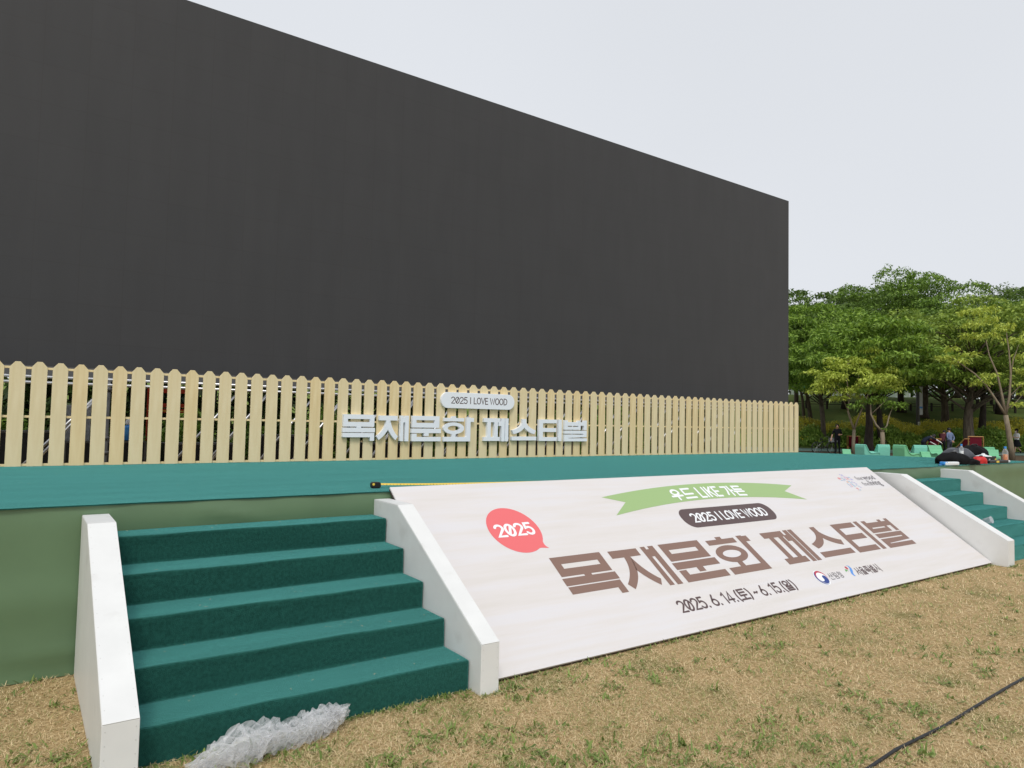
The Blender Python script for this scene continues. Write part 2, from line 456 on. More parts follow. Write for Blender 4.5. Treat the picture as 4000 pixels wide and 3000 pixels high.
# ------------------------------------------------------------------ ground, path, hill
H = 1.05
mb = MB(); mb.add([(-400,-300,0),(500,-300,0),(500,500,0),(-400,500,0)], [(0,1,2,3)])
structure(obj("lawn", mb, M['lawn']))
def strip(name, D0, D1, z, m, px0=1500, px1=6500):
    L0 = (px0-2000)/FPX*45; L1 = (px1-2000)/FPX*45
    def P(l, D): return (CAM.x+D*math.sin(YAW)+l*math.cos(YAW), CAM.y+D*math.cos(YAW)-l*math.sin(YAW), z)
    mb = MB(); mb.add([P(L0,D0),P(L1,D0),P(L1,D1),P(L0,D1)], [(0,1,2,3)])
    return structure(obj(name, mb, m))
strip("soil", 31, 44.2, .004, M['soil'])
strip("path", 44.2, 49.6, .03, M['path'])
def hillz(D):
    t = min(1, max(0, (D-49)/30)); return 5.0*t*t*(3-2*t)
mb = MB(); nx, ny = 61, 46
for j in range(ny):
    for i in range(nx):
        D = 49.4+j*2.6; l = -60+i*3.2
        z = hillz(D)+.08*math.sin(l*.7+D*.4)+.02
        mb.v.append((CAM.x+D*math.sin(YAW)+l*math.cos(YAW), CAM.y+D*math.cos(YAW)-l*math.sin(YAW), z))
for j in range(ny-1):
    for i in range(nx-1):
        a = j*nx+i; mb.f.append((a, a+1, a+nx+1, a+nx)); mb.m.append(0)
structure(obj("hill", mb, M['hill'], smooth=True))
def onhill(px, D): v = at(px, D); v.z = hillz(D)+.02; return v

# ------------------------------------------------------------------ stage
FY0, FYS, FX0, FS = 3.635, 0.0093, -1.077, 0.1841      # picket line
def fy(x): return FY0+FYS*(x-FX0)
SL, SB = -7.0, 3.82
stage = thing("stage", "wide low stage with teal carpet top and plain green vinyl skirt", "stage", (3, 0, 0))
mb = MB()
mb.prism([(SL-3,.09),(14.6-3,.09),(12.85-3,SB),(SL-3,SB)], lambda u,v,h: Vector((u,v,h)), .05, H-.03)
obj("stage_deck", mb, M['darksteel'], stage)
mb = MB()
cx0, cx1 = SL-3, 14.63-3
pts = []
n = 160
front = [(cx0+(cx1-cx0)*i/n, -.012+.004*math.sin(i*1.7)+.003*math.sin(i*.53)) for i in range(n+1)]
mb.prism(front+[(12.88-3,SB+.02),(cx0,SB+.02)], lambda u,v,h: Vector((u,v,h)), H-.009, H)
obj("carpet", mb, M['carpet'], stage, bevel=.003)
rng = np.random.default_rng(5)
def skirt(x0, x1, seed):
    nxs = int((x1-x0)/.08); nz = 26
    mb = MB()
    for k in range(nz+1):
        t = k/nz; z = (H-.0105)*t+.004
        for i in range(nxs+1):
            x = x0+(x1-x0)*i/nxs
            y = .012
            y += -.016*math.exp(-((t-.9)/.13)**2)*(1+.5*math.sin(x*1.9+seed)) 
            y += .008*math.sin(x*2.3+3*t+seed)*(1-t)+.010*math.sin(11*t+x*.8)*(1-t)+.004*math.sin(23*t+x*.5+seed)*(1-t)+.003*math.sin(x*11+t*4)*t*(1-t)
            y += .012*math.exp(-((t-.14)/.05)**2)*math.sin(x*3.1+seed) + .03*(1-t)**3
            for (wx, wt, wl) in ((.2,.90,.22),(9.1,.93,.2),(11.9,.82,.25),(-1.6,.88,.3),(9.9,.86,.16)):
                dx = (x-wx)/wl; dt = (t-wt+.05*dx)/.035
                y += -.014*math.exp(-dx*dx-dt*dt)
            mb.v.append((x-3, y, z))
    w_ = nxs+1
    for k in range(nz):
        for i in range(nxs):
            a = k*w_+i; mb.f.append((a,a+1,a+w_+1,a+w_)); mb.m.append(0)
    return mb
obj("skirt", skirt(SL, 14.6, .7), M['vinyl'], stage, smooth=True)
mb = MB()
for i in range(60):
    y = i*SB/59; x = 14.605-1.73*y/SB-3
    for z in (.004, H-.024): mb.v.append((x+.006*math.sin(i*.9), y, z))
for i in range(59):
    a = i*2; mb.f.append((a,a+2,a+3,a+1)); mb.m.append(0)
obj("end_skirt", mb, M['vinyl'], stage, smooth=True)

# ------------------------------------------------------------------ stairs and white side walls
RISE, TREAD = .1734, .3036
def stairs(label, x0, x1, y0):
    t = thing("carpeted_stairs", label, "stairs", ((x0+x1)/2, 0, 0), 0, "stairs up to the stage")
    hw = (x1-x0)/2-.004
    prof = [(-.02, .006)]
    prof = []
    for k in range(5):
        z = H-RISE*(k+1); yf = y0-TREAD*k
        yb = -.002 if k == 0 else y0-TREAD*(k-1)
        prof.append((yb, z)); prof.append((yf, z))
    prof = [(-.002, 0.0)]+prof+[(y0-TREAD*4, 0.0)]
    nseg = 60
    mb = MB()
    rr = random.Random(x0)
    # rounded nosings: profile sampled finely, carpet slightly uneven
    fine = []
    for i in range(len(prof)-1):
        a, b = prof[i], prof[i+1]
        for q in range(6): fine.append((a[0]+(b[0]-a[0])*q/6, a[1]+(b[1]-a[1])*q/6))
    fine.append(prof[-1])
    npf = len(fine)
    for i in range(nseg+1):
        x = -hw+2*hw*i/nseg
        for j, (y, z) in enumerate(fine):
            wv = (.0022*math.sin(x*7+j*.8)+.0012*math.sin(x*19+j*1.9))*(1.1 if (j//6) % 2 == 0 and j % 6 < 2 else .3)
            edge = 0 if j in (0, npf-1) else 1
            mb.v.append((x, y+wv*edge, z+wv*.7*edge))
    for i in range(nseg):
        for j in range(npf-1):
            a = i*npf+j; mb.f.append((a,a+1,a+npf+1,a+npf)); mb.m.append(0)
    mb.f.append(tuple(range(npf))); mb.m.append(0)
    mb.f.append(tuple(nseg*npf+j for j in range(npf-1,-1,-1))); mb.m.append(0)
    o = obj("carpet_cover", mb, M['carpet'], t, bevel=.012)
    return t
st1 = stairs("wide teal carpeted stairs nearest the viewer, left of the printed ramp", -.545, 1.2526, -.2549)
st2 = stairs("teal carpeted stairs beyond the ramp at the stage's far right", 8.845, 10.709, -.2996)
def sidewall(label, x0, x1, fl, ztop, ys, zs):
    t = thing("stair_side_wall", label, "side wall", ((x0+x1)/2, 0, 0), 0, "white boxed side walls of the stairs")
    h = (x1-x0)/2
    mb = MB()
    mb.prism([(0-.003,.0),(0-.003,ztop),(-fl,ztop),(ys,zs),(ys,.0)], lambda u,v,hh: Vector((hh,u,v)), -h, h)
    obj("board_body", mb, M['white'], t, bevel=.0035)
    # capping boards with small screw heads
    mb = MB()
    d = Vector((0, ys+fl, zs-ztop)); L = d.length; d.normalize(); nrm = Vector((0, d.z, -d.y)) if d.y > 0 else Vector((0,-abs(d.z),abs(d.y)))
    mb.prism([(-fl-.002,ztop+.001),(-.004,ztop+.001),(-.004,ztop+.0035),(-fl-.003,ztop+.0035)], lambda u,v,hh: Vector((hh,u,v)), -h+.002, h-.002)
    a = Vector((0,-fl,ztop)); 
    q = [a+nrm*.001, a+d*L+nrm*.001, a+d*L+nrm*.0045, a+nrm*.0045]
    mb.prism([(v.y, v.z) for v in q], lambda u,v,hh: Vector((hh,u,v)), -h+.002, h-.002)
    obj("capping_board", mb, M['white'], t)
    mb = MB(); rr = random.Random(x0*7)
    for s in (-1, 1):
        for k in range(14):
            c = a+d*(L*(k+.4+rr.uniform(-.15,.15))/14)+nrm*.0046+Vector((s*(h-.014),0,0))
            zz = nrm; xx = Vector((1,0,0)); yy = zz.cross(xx)
            vs = [c+(xx*math.cos(t_)+yy*math.sin(t_))*.0026 for t_ in [i*math.pi/3 for i in range(6)]]
            mb.add(vs+[c+nrm*.0012], [(i,(i+1)%6,6) for i in range(6)])
        for k in range(5):
            c = Vector((s*(h-.014), ys-.002, zs*(k+.5)/5))
            vs = [c+Vector((math.cos(t_),0,math.sin(t_)))*.0026 for t_ in [i*math.pi/3 for i in range(6)]]
            mb.add(vs+[c+Vector((0,-.0012,0))], [(i,(i+1)%6,6) for i in range(6)])
    obj("screw_heads", mb, M['screw'], t)
    return t
sidewall("white side wall at the left edge of the nearest stairs", -.6975, -.55, .4106, .9842, -1.6331, .2938)
sidewall("white side wall between the nearest stairs and the printed ramp", 1.2546, 1.384, .4121, .9886, -1.59, .2985)
sidewall("white side wall between the printed ramp and the far stairs", 8.672, 8.843, .3942, 1.0037, -1.645, .3046)
sidewall("white side wall on the far side of the far stairs", 10.711, 10.87, .3942, 1.0037, -1.645, .3046)

# ------------------------------------------------------------------ printed ramp board
ramp = thing("ramp_board", "large white wood-grain sloping board printed with festival title", "ramp", (5, 0, 0))
T0 = Vector((0,0,1.0796)); T1 = Vector((0,-1.4713,.03)); RL = (T1-T0).length; RE = (T1-T0)/RL
RN = Vector((0,RE.z,-RE.y)); RN = -RN if RN.z < 0 else RN
def RT(u, v, h): return Vector((u-5,0,0))+T0+RE*v+RN*h
mb = MB()
mb.prism([(1.3865,0),(8.553,0),(8.668,RL),(1.3865,RL)], RT, -.012, 0)
obj("printed_face", mb, M['banner'], ramp)
mb = MB(); mb.prism([(1.388,.002),(8.551,.002),(8.666,RL-.002),(1.388,RL-.002)], RT, -.034, -.0125)
obj("board_base", mb, M['edge'], ramp)

# --- stroke lettering
def arc(cx, cy, rx, ry, a0, a1, n=14): return [(cx+rx*math.cos(R(a0+(a1-a0)*i/n)), cy+ry*math.sin(R(a0+(a1-a0)*i/n))) for i in range(n+1)]
G = {}   # glyph: (advance, polylines), y up, cap height 1
G['2'] = (.62, [arc(.28,.73,.26,.27,165,-35,12)+[(.02,0),(.56,0)]])
G['0'] = (.68, [arc(.32,.5,.3,.5,90,450,24), [(.17,.16),(.47,.84)]])
G['5'] = (.62, [[(.5,1),(.12,1),(.07,.58)]+arc(.27,.32,.27,.32,115,-150,14)])
G['6'] = (.62, [[(.36,1),(.10,.5)]+arc(.28,.29,.27,.29,145,-215,20)])
G['1'] = (.42, [[(.05,.8),(.26,1),(.26,0)]])
G['4'] = (.66, [[(.42,0),(.42,1),(.02,.25),(.6,.25)]])
G['.'] = (.26, [[(.08,.02),(.10,-.02)]])
G['('] = (.32, [arc(.5,.45,.42,.72,130,230,10)])
G[')'] = (.32, [arc(-.2,.45,.42,.72,50,-50,10)])
G['~'] = (.52, [[(.05,.42),(.14,.5),(.24,.46),(.32,.40),(.44,.5)]])
G['|'] = (.3, [[(.12,0),(.12,1)]])
G[' '] = (.25, [])
G['I'] = (.26, [[(.1,0),(.1,1)]])
G['L'] = (.5, [[(.05,1),(.05,0),(.45,0)]])
G['O'] = (.68, [arc(.31,.5,.3,.5,90,450,24)])
G['V'] = (.6, [[(0,1),(.28,0),(.56,1)]])
G['E'] = (.52, [[(.46,1),(.05,1),(.05,0),(.46,0)], [(.05,.52),(.42,.52)]])
G['W'] = (.86, [[(0,1),(.2,0),(.4,.9),(.6,0),(.8,1)]])
G['D'] = (.66, [[(.05,0),(.05,1),(.22,1)]+arc(.25,.5,.33,.5,90,-90,14)+[(.05,0)]])
G['K'] = (.56, [[(.05,0),(.05,1)], [(.48,1),(.06,.42)], [(.2,.58),(.5,0)]])
G['우'] = (1.0, [arc(.45,.74,.3,.25,90,450,20), [(.0,.36),(.9,.36)], [(.45,.36),(.45,-.02)]])
G['드'] = (1.0, [[(.82,1),(.12,1),(.12,.45),(.85,.45)], [(.0,.05),(.92,.05)]])
G['가'] = (.95, [[(.05,.95),(.48,.95),(.40,.5),(.22,.1)], [(.7,1),(.7,0)], [(.7,.55),(.9,.55)]])
G['든'] = (1.0, [[(.82,1),(.15,1),(.15,.66),(.85,.66)], [(.0,.42),(.92,.42)], [(.15,.28),(.15,.0),(.85,.0)]])
G['토'] = (.95, [[(.78,1),(.12,1),(.12,.42),(.8,.42)], [(.12,.71),(.75,.71)], [(.45,.40),(.45,.02)], [(0,.02),(.9,.02)]])
G['일'] = (.95, [arc(.3,.76,.25,.22,90,450,18), [(.78,1),(.78,.5)], [(.12,.4),(.78,.4),(.78,.2),(.12,.2),(.12,0),(.82,0)]])
G['산'] = (.95, [[(.32,1),(.26,.72),(.03,.42)], [(.28,.74),(.52,.45)], [(.7,1),(.7,.32)], [(.7,.68),(.88,.68)], [(.15,.26),(.15,0),(.8,0)]])
G['림'] = (.95, [[(.05,1),(.48,1),(.48,.76),(.08,.76),(.08,.5),(.55,.5)], [(.76,1),(.76,.42)], [(.16,.32),(.76,.32),(.76,0),(.16,0),(.16,.32)]])
G['청'] = (.95, [[(.2,1),(.38,1)], [(.05,.84),(.52,.84)], [(.3,.84),(.24,.64),(.03,.44)], [(.28,.66),(.52,.46)], [(.56,.7),(.74,.7)], [(.74,1),(.74,.36)], arc(.46,.15,.28,.16,90,450,18)])
G['서'] = (.92, [[(.28,1),(.25,.62),(.0,.15)], [(.26,.66),(.52,.2)], [(.54,.62),(.76,.62)], [(.76,1.05),(.76,-.05)]])
G['울'] = (.95, [arc(.42,.84,.24,.17,90,450,18), [(.0,.54),(.86,.54)], [(.43,.54),(.43,.36)], [(.14,.34),(.72,.34),(.72,.17),(.14,.17),(.14,0),(.76,0)]])
G['특'] = (.95, [[(.74,1),(.14,1),(.14,.6),(.76,.6)], [(.14,.8),(.72,.8)], [(0,.44),(.88,.44)], [(.14,.28),(.74,.28),(.74,-.04)]])
G['별'] = (.95, [[(.08,1),(.08,.5),(.48,.5),(.48,1)], [(.08,.76),(.48,.76)], [(.5,.86),(.74,.86)], [(.5,.66),(.74,.66)], [(.74,1.02),(.74,.44)], [(.14,.34),(.74,.34),(.74,.17),(.14,.17),(.14,0),(.78,0)]])
G['시'] = (.9, [[(.3,1),(.27,.62),(.0,.15)], [(.28,.66),(.56,.2)], [(.76,1.05),(.76,-.05)]])

def ribbon2d(mb, line, wd, T, h, m=0):
    """one pen stroke as a flat ribbon with round ends"""
    pts = [Vector((p[0], p[1])) for p in line]
    closed = (pts[0]-pts[-1]).length < 1e-6 and len(pts) > 3
    if closed: pts = pts[:-1]
    k = len(pts); left = []; right = []
    for i, p in enumerate(pts):
        a = pts[i-1] if (i > 0 or closed) else None
        b = pts[(i+1) % k] if (i < k-1 or closed) else None
        d1 = (p-a).normalized() if a is not None else (b-p).normalized()
        d2 = (b-p).normalized() if b is not None else d1
        n1 = Vector((-d1.y, d1.x)); n2 = Vector((-d2.y, d2.x))
        nn = n1+n2
        if nn.length < .2: nn = n1
        nn.normalize(); s = min(1.8, 1/max(.3, nn.dot(n1)))
        left.append(p+nn*wd/2*s); right.append(p-nn*wd/2*s)
    vs = [T(q.x, q.y, h) for q in left]+[T(q.x, q.y, h) for q in right]
    fs = [(i, (i+1) % k, k+(i+1) % k, k+i) for i in range(k if closed else k-1)]
    mb.add(vs, fs, m)
    if not closed:
        for e, o2 in ((0, 1), (k-1, k-2)):
            d = (pts[e]-pts[o2]).normalized(); a0 = math.atan2(d.y, d.x)
            cap = [(pts[e].x+wd/2*math.cos(a0+R(-90+180*i/8)), pts[e].y+wd/2*math.sin(a0+R(-90+180*i/8))) for i in range(9)]
            mb.flat(cap, T, h, m)

def lettering(mb, text, u0, u1, vtop, vbot, wd, T, h, m=0, curve=None, down=True, gap=0.0):
    adv = sum(G[c][0]+gap for c in text)-gap
    sx = (u1-u0)/adv; sy = vbot-vtop
    x = 0; q = 0
    for c in text:
        a, lines = G[c]
        for ln in lines:
            L2 = []
            for (gx, gy) in ln:
                u = u0+(x+gx)*sx; v = vbot-gy*sy
                if curve: v += curve(u)
                L2.append((u, v))
            ribbon2d(mb, L2, wd, T, h+.00008*(q % 9), m); q += 1
        x += a+gap

def words(name, text, u0, u1, vtop, vbot, wd, T, h, m, parent, curve=None, gap=0.0):
    adv = sum(G[c][0]+gap for c in text)-gap; x = 0
    for wi, wt in enumerate(text.split(' ')):
        a = sum(G[c][0]+gap for c in wt)-gap
        mb = MB(); lettering(mb, wt, u0+x*(u1-u0)/adv, u0+(x+a)*(u1-u0)/adv, vtop, vbot, wd, T, h, 0, curve, True, gap)
        obj(name, mb, m, parent)
        x += a+gap+G[' '][0]+gap

def ellipse(cx, cy, rx, ry, n=40, a0=0, a1=360): return [(cx+rx*math.cos(R(a0+(a1-a0)*i/n)), cy+ry*math.sin(R(a0+(a1-a0)*i/n))) for i in range(n)]
def rrect(x0, y0, x1, y1, r, n=10):
    out = []
    for cx, cy, a in ((x1-r,y1-r,0),(x0+r,y1-r,90),(x0+r,y0+r,180),(x1-r,y0+r,270)):
        out += [(cx+r*math.cos(R(a+90*i/n)), cy+r*math.sin(R(a+90*i/n))) for i in range(n+1)]
    return out
def rect(x0, y0, x1, y1): return [(x0,y0),(x1,y0),(x1,y1),(x0,y1)]

# --- the eight title syllables, each a list of butting outlines (banner u, v)
def thick(line, wd):
    """outline of a swept stroke with square ends"""
    pts = [Vector(p) for p in line]; L = []; Rr = []
    for i, p in enumerate(pts):
        d = (pts[min(i+1,len(pts)-1)]-pts[max(i-1,0)]).normalized(); n_ = Vector((-d.y, d.x))*wd/2
        L.append(p+n_); Rr.append(p-n_)
    return [(q.x,q.y) for q in L+Rr[::-1]]
def bez(p0, p1, p2, n=10): return [((1-t)**2*p0[0]+2*t*(1-t)*p1[0]+t*t*p2[0], (1-t)**2*p0[1]+2*t*(1-t)*p1[1]+t*t*p2[1]) for t in [i/n for i in range(n+1)]]
def frame(x0,y0,x1,y1,a0,b0,a1,b1): return [rect(x0,y0,x1,b0), rect(x0,b1,x1,y1), rect(x0,b0,a0,b1), rect(a1,b0,x1,b1)]
def ring(cx,cy,rx,ry,ix,iy,n=28):
    o_ = ellipse(cx,cy,rx,ry,n); i_ = ellipse(cx,cy,ix,iy,n)
    return [[o_[k],o_[(k+1)%n],i_[(k+1)%n],i_[k]] for k in range(n)]
def quadstrip(a, b): return [[a[i],a[i+1],b[i+1],b[i]] for i in range(len(a)-1)]
TITLE = []
TITLE.append(frame(2.42,.91,2.948,1.111,2.495,.985,2.875,1.034)+[rect(2.645,1.111,2.72,1.128), rect(2.412,1.128,2.962,1.203), rect(2.415,1.214,2.952,1.285), rect(2.88,1.285,2.952,1.344)])
TITLE.append([rect(3.034,.918,3.365,1.0)]
    + quadstrip(bez((3.165,1.0),(3.15,1.15),(2.995,1.272)), bez((3.235,1.0),(3.235,1.18),(3.036,1.331)))
    + quadstrip(bez((3.19,1.14),(3.24,1.25),(3.335,1.333)), bez((3.236,1.0),(3.27,1.17),(3.378,1.268)))
    + [rect(3.418,.912,3.474,1.35), rect(3.508,.912,3.575,1.353), rect(3.474,.945,3.508,1.03)])
TITLE.append(frame(3.642,.91,4.165,1.115,3.72,.985,4.075,1.032)+[rect(3.63,1.132,4.197,1.21), rect(3.875,1.21,3.96,1.262), rect(3.64,1.222,3.73,1.277), rect(3.64,1.277,4.197,1.353)])
TITLE.append([rect(4.42,.903,4.50,.934), rect(4.26,.934,4.668,.996)]+ring(4.46,1.12,.21,.106,.125,.046)
    +[rect(4.425,1.222,4.498,1.276), rect(4.255,1.276,4.72,1.356), rect(4.72,.918,4.802,1.356), rect(4.802,.928,4.872,1.0)])
TITLE.append([rect(5.092,.924,5.44,1.0), rect(5.165,1.0,5.242,1.275), rect(5.318,1.0,5.396,1.275), rect(5.092,1.275,5.44,1.348),
    rect(5.414,1.0,5.477,1.068), rect(5.44,.985,5.477,1.0), rect(5.477,.922,5.546,1.356), rect(5.56,.922,5.632,1.356)])
TITLE.append([rect(5.955,.926,6.045,1.0)]
    + quadstrip(bez((5.955,1.0),(5.92,1.10),(5.722,1.146)), bez((6.0,1.09),(5.93,1.19),(5.756,1.217)))
    + quadstrip(bez((6.0,1.09),(6.08,1.18),(6.24,1.217)), bez((6.045,1.0),(6.11,1.10),(6.275,1.146)))
    + [[(5.955,1.0),(6.045,1.0),(6.0,1.09)], rect(5.713,1.266,6.288,1.339)])
TITLE.append([rect(6.358,.926,6.45,1.35), rect(6.45,.926,6.785,1.0), rect(6.45,1.095,6.775,1.172), rect(6.45,1.275,6.79,1.35), rect(6.832,.923,6.912,1.354)])
TITLE.append([rect(6.985,.932,7.072,1.125), rect(7.072,.968,7.38,1.045), rect(7.072,1.064,7.38,1.125), rect(7.345,1.045,7.38,1.064), rect(7.33,.935,7.40,.968),
    rect(7.38,.968,7.49,1.04), rect(7.38,1.04,7.405,1.125), rect(7.49,.93,7.565,1.128),
    rect(6.985,1.142,7.565,1.205), rect(7.48,1.205,7.565,1.222), [(6.985,1.222),(7.565,1.222),(7.565,1.272),(7.09,1.29),(6.985,1.29)], rect(6.985,1.29,7.09,1.298), rect(6.985,1.298,7.575,1.358)])

SYL = ["목","재","문","화","페","스","티","벌"]
for polys in TITLE:
    mb = MB()
    for q in polys: mb.flat(q, RT, .0012)
    obj("title_syllable", mb, M['brown'], ramp)
# ribbon
mb = MB()
top = [(4.955+1.507*s, .150+.115*s*s) for s in [i/12-1 for i in range(25)]]
bot = [(4.955+1.507*s, .388+.125*s*s) for s in [i/12-1 for i in range(25)]]
fsn = []
for i in range(24):
    a, b, c, d = top[i], top[i+1], bot[i+1], bot[i]
    fsn.append([a, b, c, d])
# swallow-tail ends: cut back to the notch
L0, L1 = top[2], bot[2]; R0, R1 = top[-3], bot[-3]
for q in fsn[2:-2]: mb.flat(q, RT, .0012)
nl = (3.69,.352); nr = (6.222,.352)
mb.flat([top[0], top[1], top[2], nl], RT, .0012); mb.flat([nl, bot[2], bot[1], bot[0]], RT, .0012); mb.flat([nl, top[2], bot[2]], RT, .0012)
mb.flat([top[-1], nr, top[-3], top[-2]], RT, .0012); mb.flat([nr, bot[-1], bot[-2], bot[-3]], RT, .0012); mb.flat([nr, bot[-3], top[-3]], RT, .0012)
obj("ribbon_print", mb, M['pgreen'], ramp)
words("ribbon_word", "우드 LIKE 가든", 4.37, 5.53, .215, .355, .026, RT, .0024, M['pwhite'], ramp, lambda u: .10*((u-4.955)/1.5)**2, .06)
mb = MB(); mb.flat(rrect(4.225,.505,5.655,.76,.115), RT, .0012); obj("pill_print", mb, M['darkbrown'], ramp)
words("pill_word", "2025 | LOVE WOOD", 4.365, 5.535, .58, .688, .02, RT, .0024, M['pwhite'], ramp, None, .06)
mb = MB()
mb.flat(ellipse(2.277,.575,.243,.256,48), RT, .0012)
mb.flat([(2.36,.80),(2.47,.73)]+bez((2.47,.73),(2.455,.78),(2.49,.806),5)+[(2.42,.795)], RT, .0011)
obj("speech_bubble_print", mb, M['pred'], ramp)
mb = MB(); lettering(mb, "2025", 2.098, 2.462, .515, .637, .024, RT, .0024, gap=.08)
obj("bubble_lettering", mb, M['pwhite'], ramp)
words("date_word", "2025. 6. 14.(토) ~ 6. 15.(일)", 3.33, 4.895, 1.513, 1.618, .018, RT, .0012, M['darkbrown'], ramp, None, .05)
# agency emblem (blue, red and white disc) and its name
mb = MB(); cu, cv, rr_ = 5.352, 1.558, .083
mb.flat(ellipse(cu,cv,rr_*1.1,rr_*1.1,40), RT, .0010, 0)
mb.flat(ellipse(cu,cv,rr_,rr_,40), RT, .0014, 1)
mb.flat(ellipse(cu+.012,cv-.006,rr_*.93,rr_*.97,40), RT, .0018, 2)
mb.flat(ellipse(cu+.010,cv+.007,rr_*.86,rr_*.86,40), RT, .0022, 0)
yin = [(cu+.010+rr_*.78*math.cos(R(a)), cv+.010+rr_*.78*math.sin(R(a))) for a in range(-10, 171, 10)]
yin += [(cu-.024+.034*math.cos(R(a)), cv+.008+.026*math.sin(R(a))) for a in range(180, -1, -20)][1:]
yin += [(cu+.042-.034*math.cos(R(a)), cv-.004-.024*math.sin(R(a))) for a in range(0, 181, 20)][1:]
yin2 = [(cu+.010+rr_*.78*math.cos(R(a)), cv+.012+rr_*.74*math.sin(R(a))) for a in range(0, 181, 9)]
mb.flat(yin2, RT, .0026, 1)
mb.flat(ellipse(cu+.044,cv+.006,.031,.030,20), RT, .0030, 1)
mb.flat(ellipse(cu-.022,cv+.016,.032,.026,20), RT, .0030, 0)
obj("agency_emblem", mb, [M['pwhite'], M['pnavy'], M['pcrimson']], ramp)
mb = MB(); lettering(mb, "산림청", 5.47, 5.71, 1.527, 1.598, .0075, RT, .0012, gap=.1)
obj("agency_lettering", mb, M['pgrey'], ramp)
mb = MB()
mb.flat(ellipse(5.868,1.502,.018,.021,20), RT, .0012, 0)
mb.flat([(5.822,1.513),(5.845,1.52),(5.853,1.548),(5.83,1.535),(5.80,1.55),(5.808,1.53)], RT, .0012, 1)
bl = [(5.904,1.470),(5.917,1.489),(5.912,1.51),(5.88,1.54),(5.852,1.575),(5.852,1.595),(5.865,1.614)]
br_ = [(5.904,1.470),(5.936,1.485),(5.94,1.516),(5.922,1.546),(5.892,1.573),(5.878,1.592),(5.882,1.610)]
for q in quadstrip(bl, br_): mb.flat(q, RT, .0012, 2)
obj("city_emblem", mb, [M['pcrimson'], M['pleaf'], M['pblue']], ramp)
mb = MB(); lettering(mb, "서울특별시", 5.955, 6.405, 1.525, 1.614, .0115, RT, .0012, gap=.04)
obj("city_lettering", mb, M['darkbrown'], ramp)
# mosaic emblem of small coloured tiles
mb = MB()
tiles = [(7.69,.112,.03,.02,0),(7.735,.118,.02,.03,0),(7.70,.138,.03,.02,0),(7.735,.155,.022,.022,0),
 (7.56,.178,.055,.036,1),(7.625,.178,.018,.02,0),(7.575,.226,.05,.014,2),(7.648,.182,.03,.02,2),(7.655,.206,.045,.028,2),(7.635,.226,.016,.02,0),
 (7.712,.176,.03,.028,3),(7.75,.172,.045,.018,3),(7.76,.196,.034,.016,1),(7.80,.176,.055,.018,2),(7.72,.212,.022,.022,1),(7.755,.222,.03,.014,3),(7.81,.212,.055,.028,0),
 (7.66,.256,.034,.026,4),(7.70,.254,.045,.016,2),(7.712,.28,.045,.016,2),(7.775,.256,.018,.036,0),(7.80,.28,.028,.018,0),(7.80,.306,.04,.016,0),(7.775,.33,.04,.012,2),
 (7.625,.292,.02,.05,2),(7.668,.305,.026,.026,3),(7.71,.306,.03,.06,2),(7.62,.35,.022,.018,0),(7.66,.34,.02,.02,1),(7.80,.352,.034,.012,2),(7.815,.372,.03,.016,0),
 (7.70,.385,.045,.02,1),(7.705,.412,.02,.018,1),(7.72,.42,.05,.014,2)]
for (u, v, a, b, c) in tiles: mb.flat([(u,v),(u+a*.92,v-.002),(u+a,v+b),(u+a*.06,v+b*.9)], RT, .0012, c)
obj("mosaic_emblem", mb, [M['tilelilac'], M['tilered'], M['tileblue'], M['tilepink'], M['tileorange']], ramp)
def font_mesh(name, text, u0, u1, vbase, m, parent, T, h, bold=0.0):
    cu_ = bpy.data.curves.new("letters", 'FONT'); cu_.body = text; cu_.size = 1; cu_.offset = bold; cu_.resolution_u = 4
    o = bpy.data.objects.new("letters", cu_); col.objects.link(o)
    bpy.context.view_layer.update()
    me0 = bpy.data.meshes.new_from_object(o.evaluated_get(bpy.context.evaluated_depsgraph_get()))
    vs = [v.co.copy() for v in me0.vertices]; fs = [tuple(p.vertices) for p in me0.polygons]
    bpy.data.objects.remove(o); bpy.data.curves.remove(cu_); bpy.data.meshes.remove(me0)
    x0 = min(v.x for v in vs); x1 = max(v.x for v in vs); s = (u1-u0)/(x1-x0)
    mb = MB(); mb.add([T(u0+(v.x-x0)*s, vbase-v.y*s*1.0, h) for v in vs], fs)
    return obj(name, mb, m, parent)
font_mesh("slogan_lettering", "fine", 7.955, 8.105, .246, M['pgrey'], ramp, RT, .0012)
font_mesh("slogan_lettering", "wood", 8.125, 8.415, .246, M['pgrey'], ramp, RT, .0012, .018)
font_mesh("slogan_lettering", "fine", 7.965, 8.115, .356, M['pgrey'], ramp, RT, .0012)
font_mesh("slogan_lettering", "living", 8.135, 8.415, .356, M['pgrey'], ramp, RT, .0012, .018)

# ------------------------------------------------------------------ picket fence
fence = thing("picket_fence", "pale wooden picket fence with clipped tops along the stage's back", "fence", (6, 0, H))
def picket_mesh(seed, matp):
    rr = random.Random(seed); hw = .0685; hh = 1.077+rr.uniform(-.003,.003); c = .046; ch = .056
    mb = MB(); mb.prism([(-hw,0),(hw,0),(hw,hh-ch),(hw-c,hh),(-hw+c,hh),(-hw,hh-ch)], lambda u,v,h: Vector((u,h,v)), 0, .018)
    me_o = obj("picket", mb, matp, fence, bevel=.0015)
    return me_o
protos = []
rr = random.Random(3)
for i in range(-1, 76):
    x = FX0+i*FS
    k = i+1
    mp = [M['pine'], M['pine2'], M['pine3']][rr.choice((0,0,1,2))]
    if k < 9:
        p = picket_mesh(k, mp); protos.append(p)
    else:
        p = rr.choice(protos).copy(); col.objects.link(p); p.parent = fence
    p.location = (x-6+rr.uniform(-.002,.002), fy(x), rr.uniform(-.002,.002))
    p.rotation_euler = (0, rr.uniform(-.002,.002), 0)
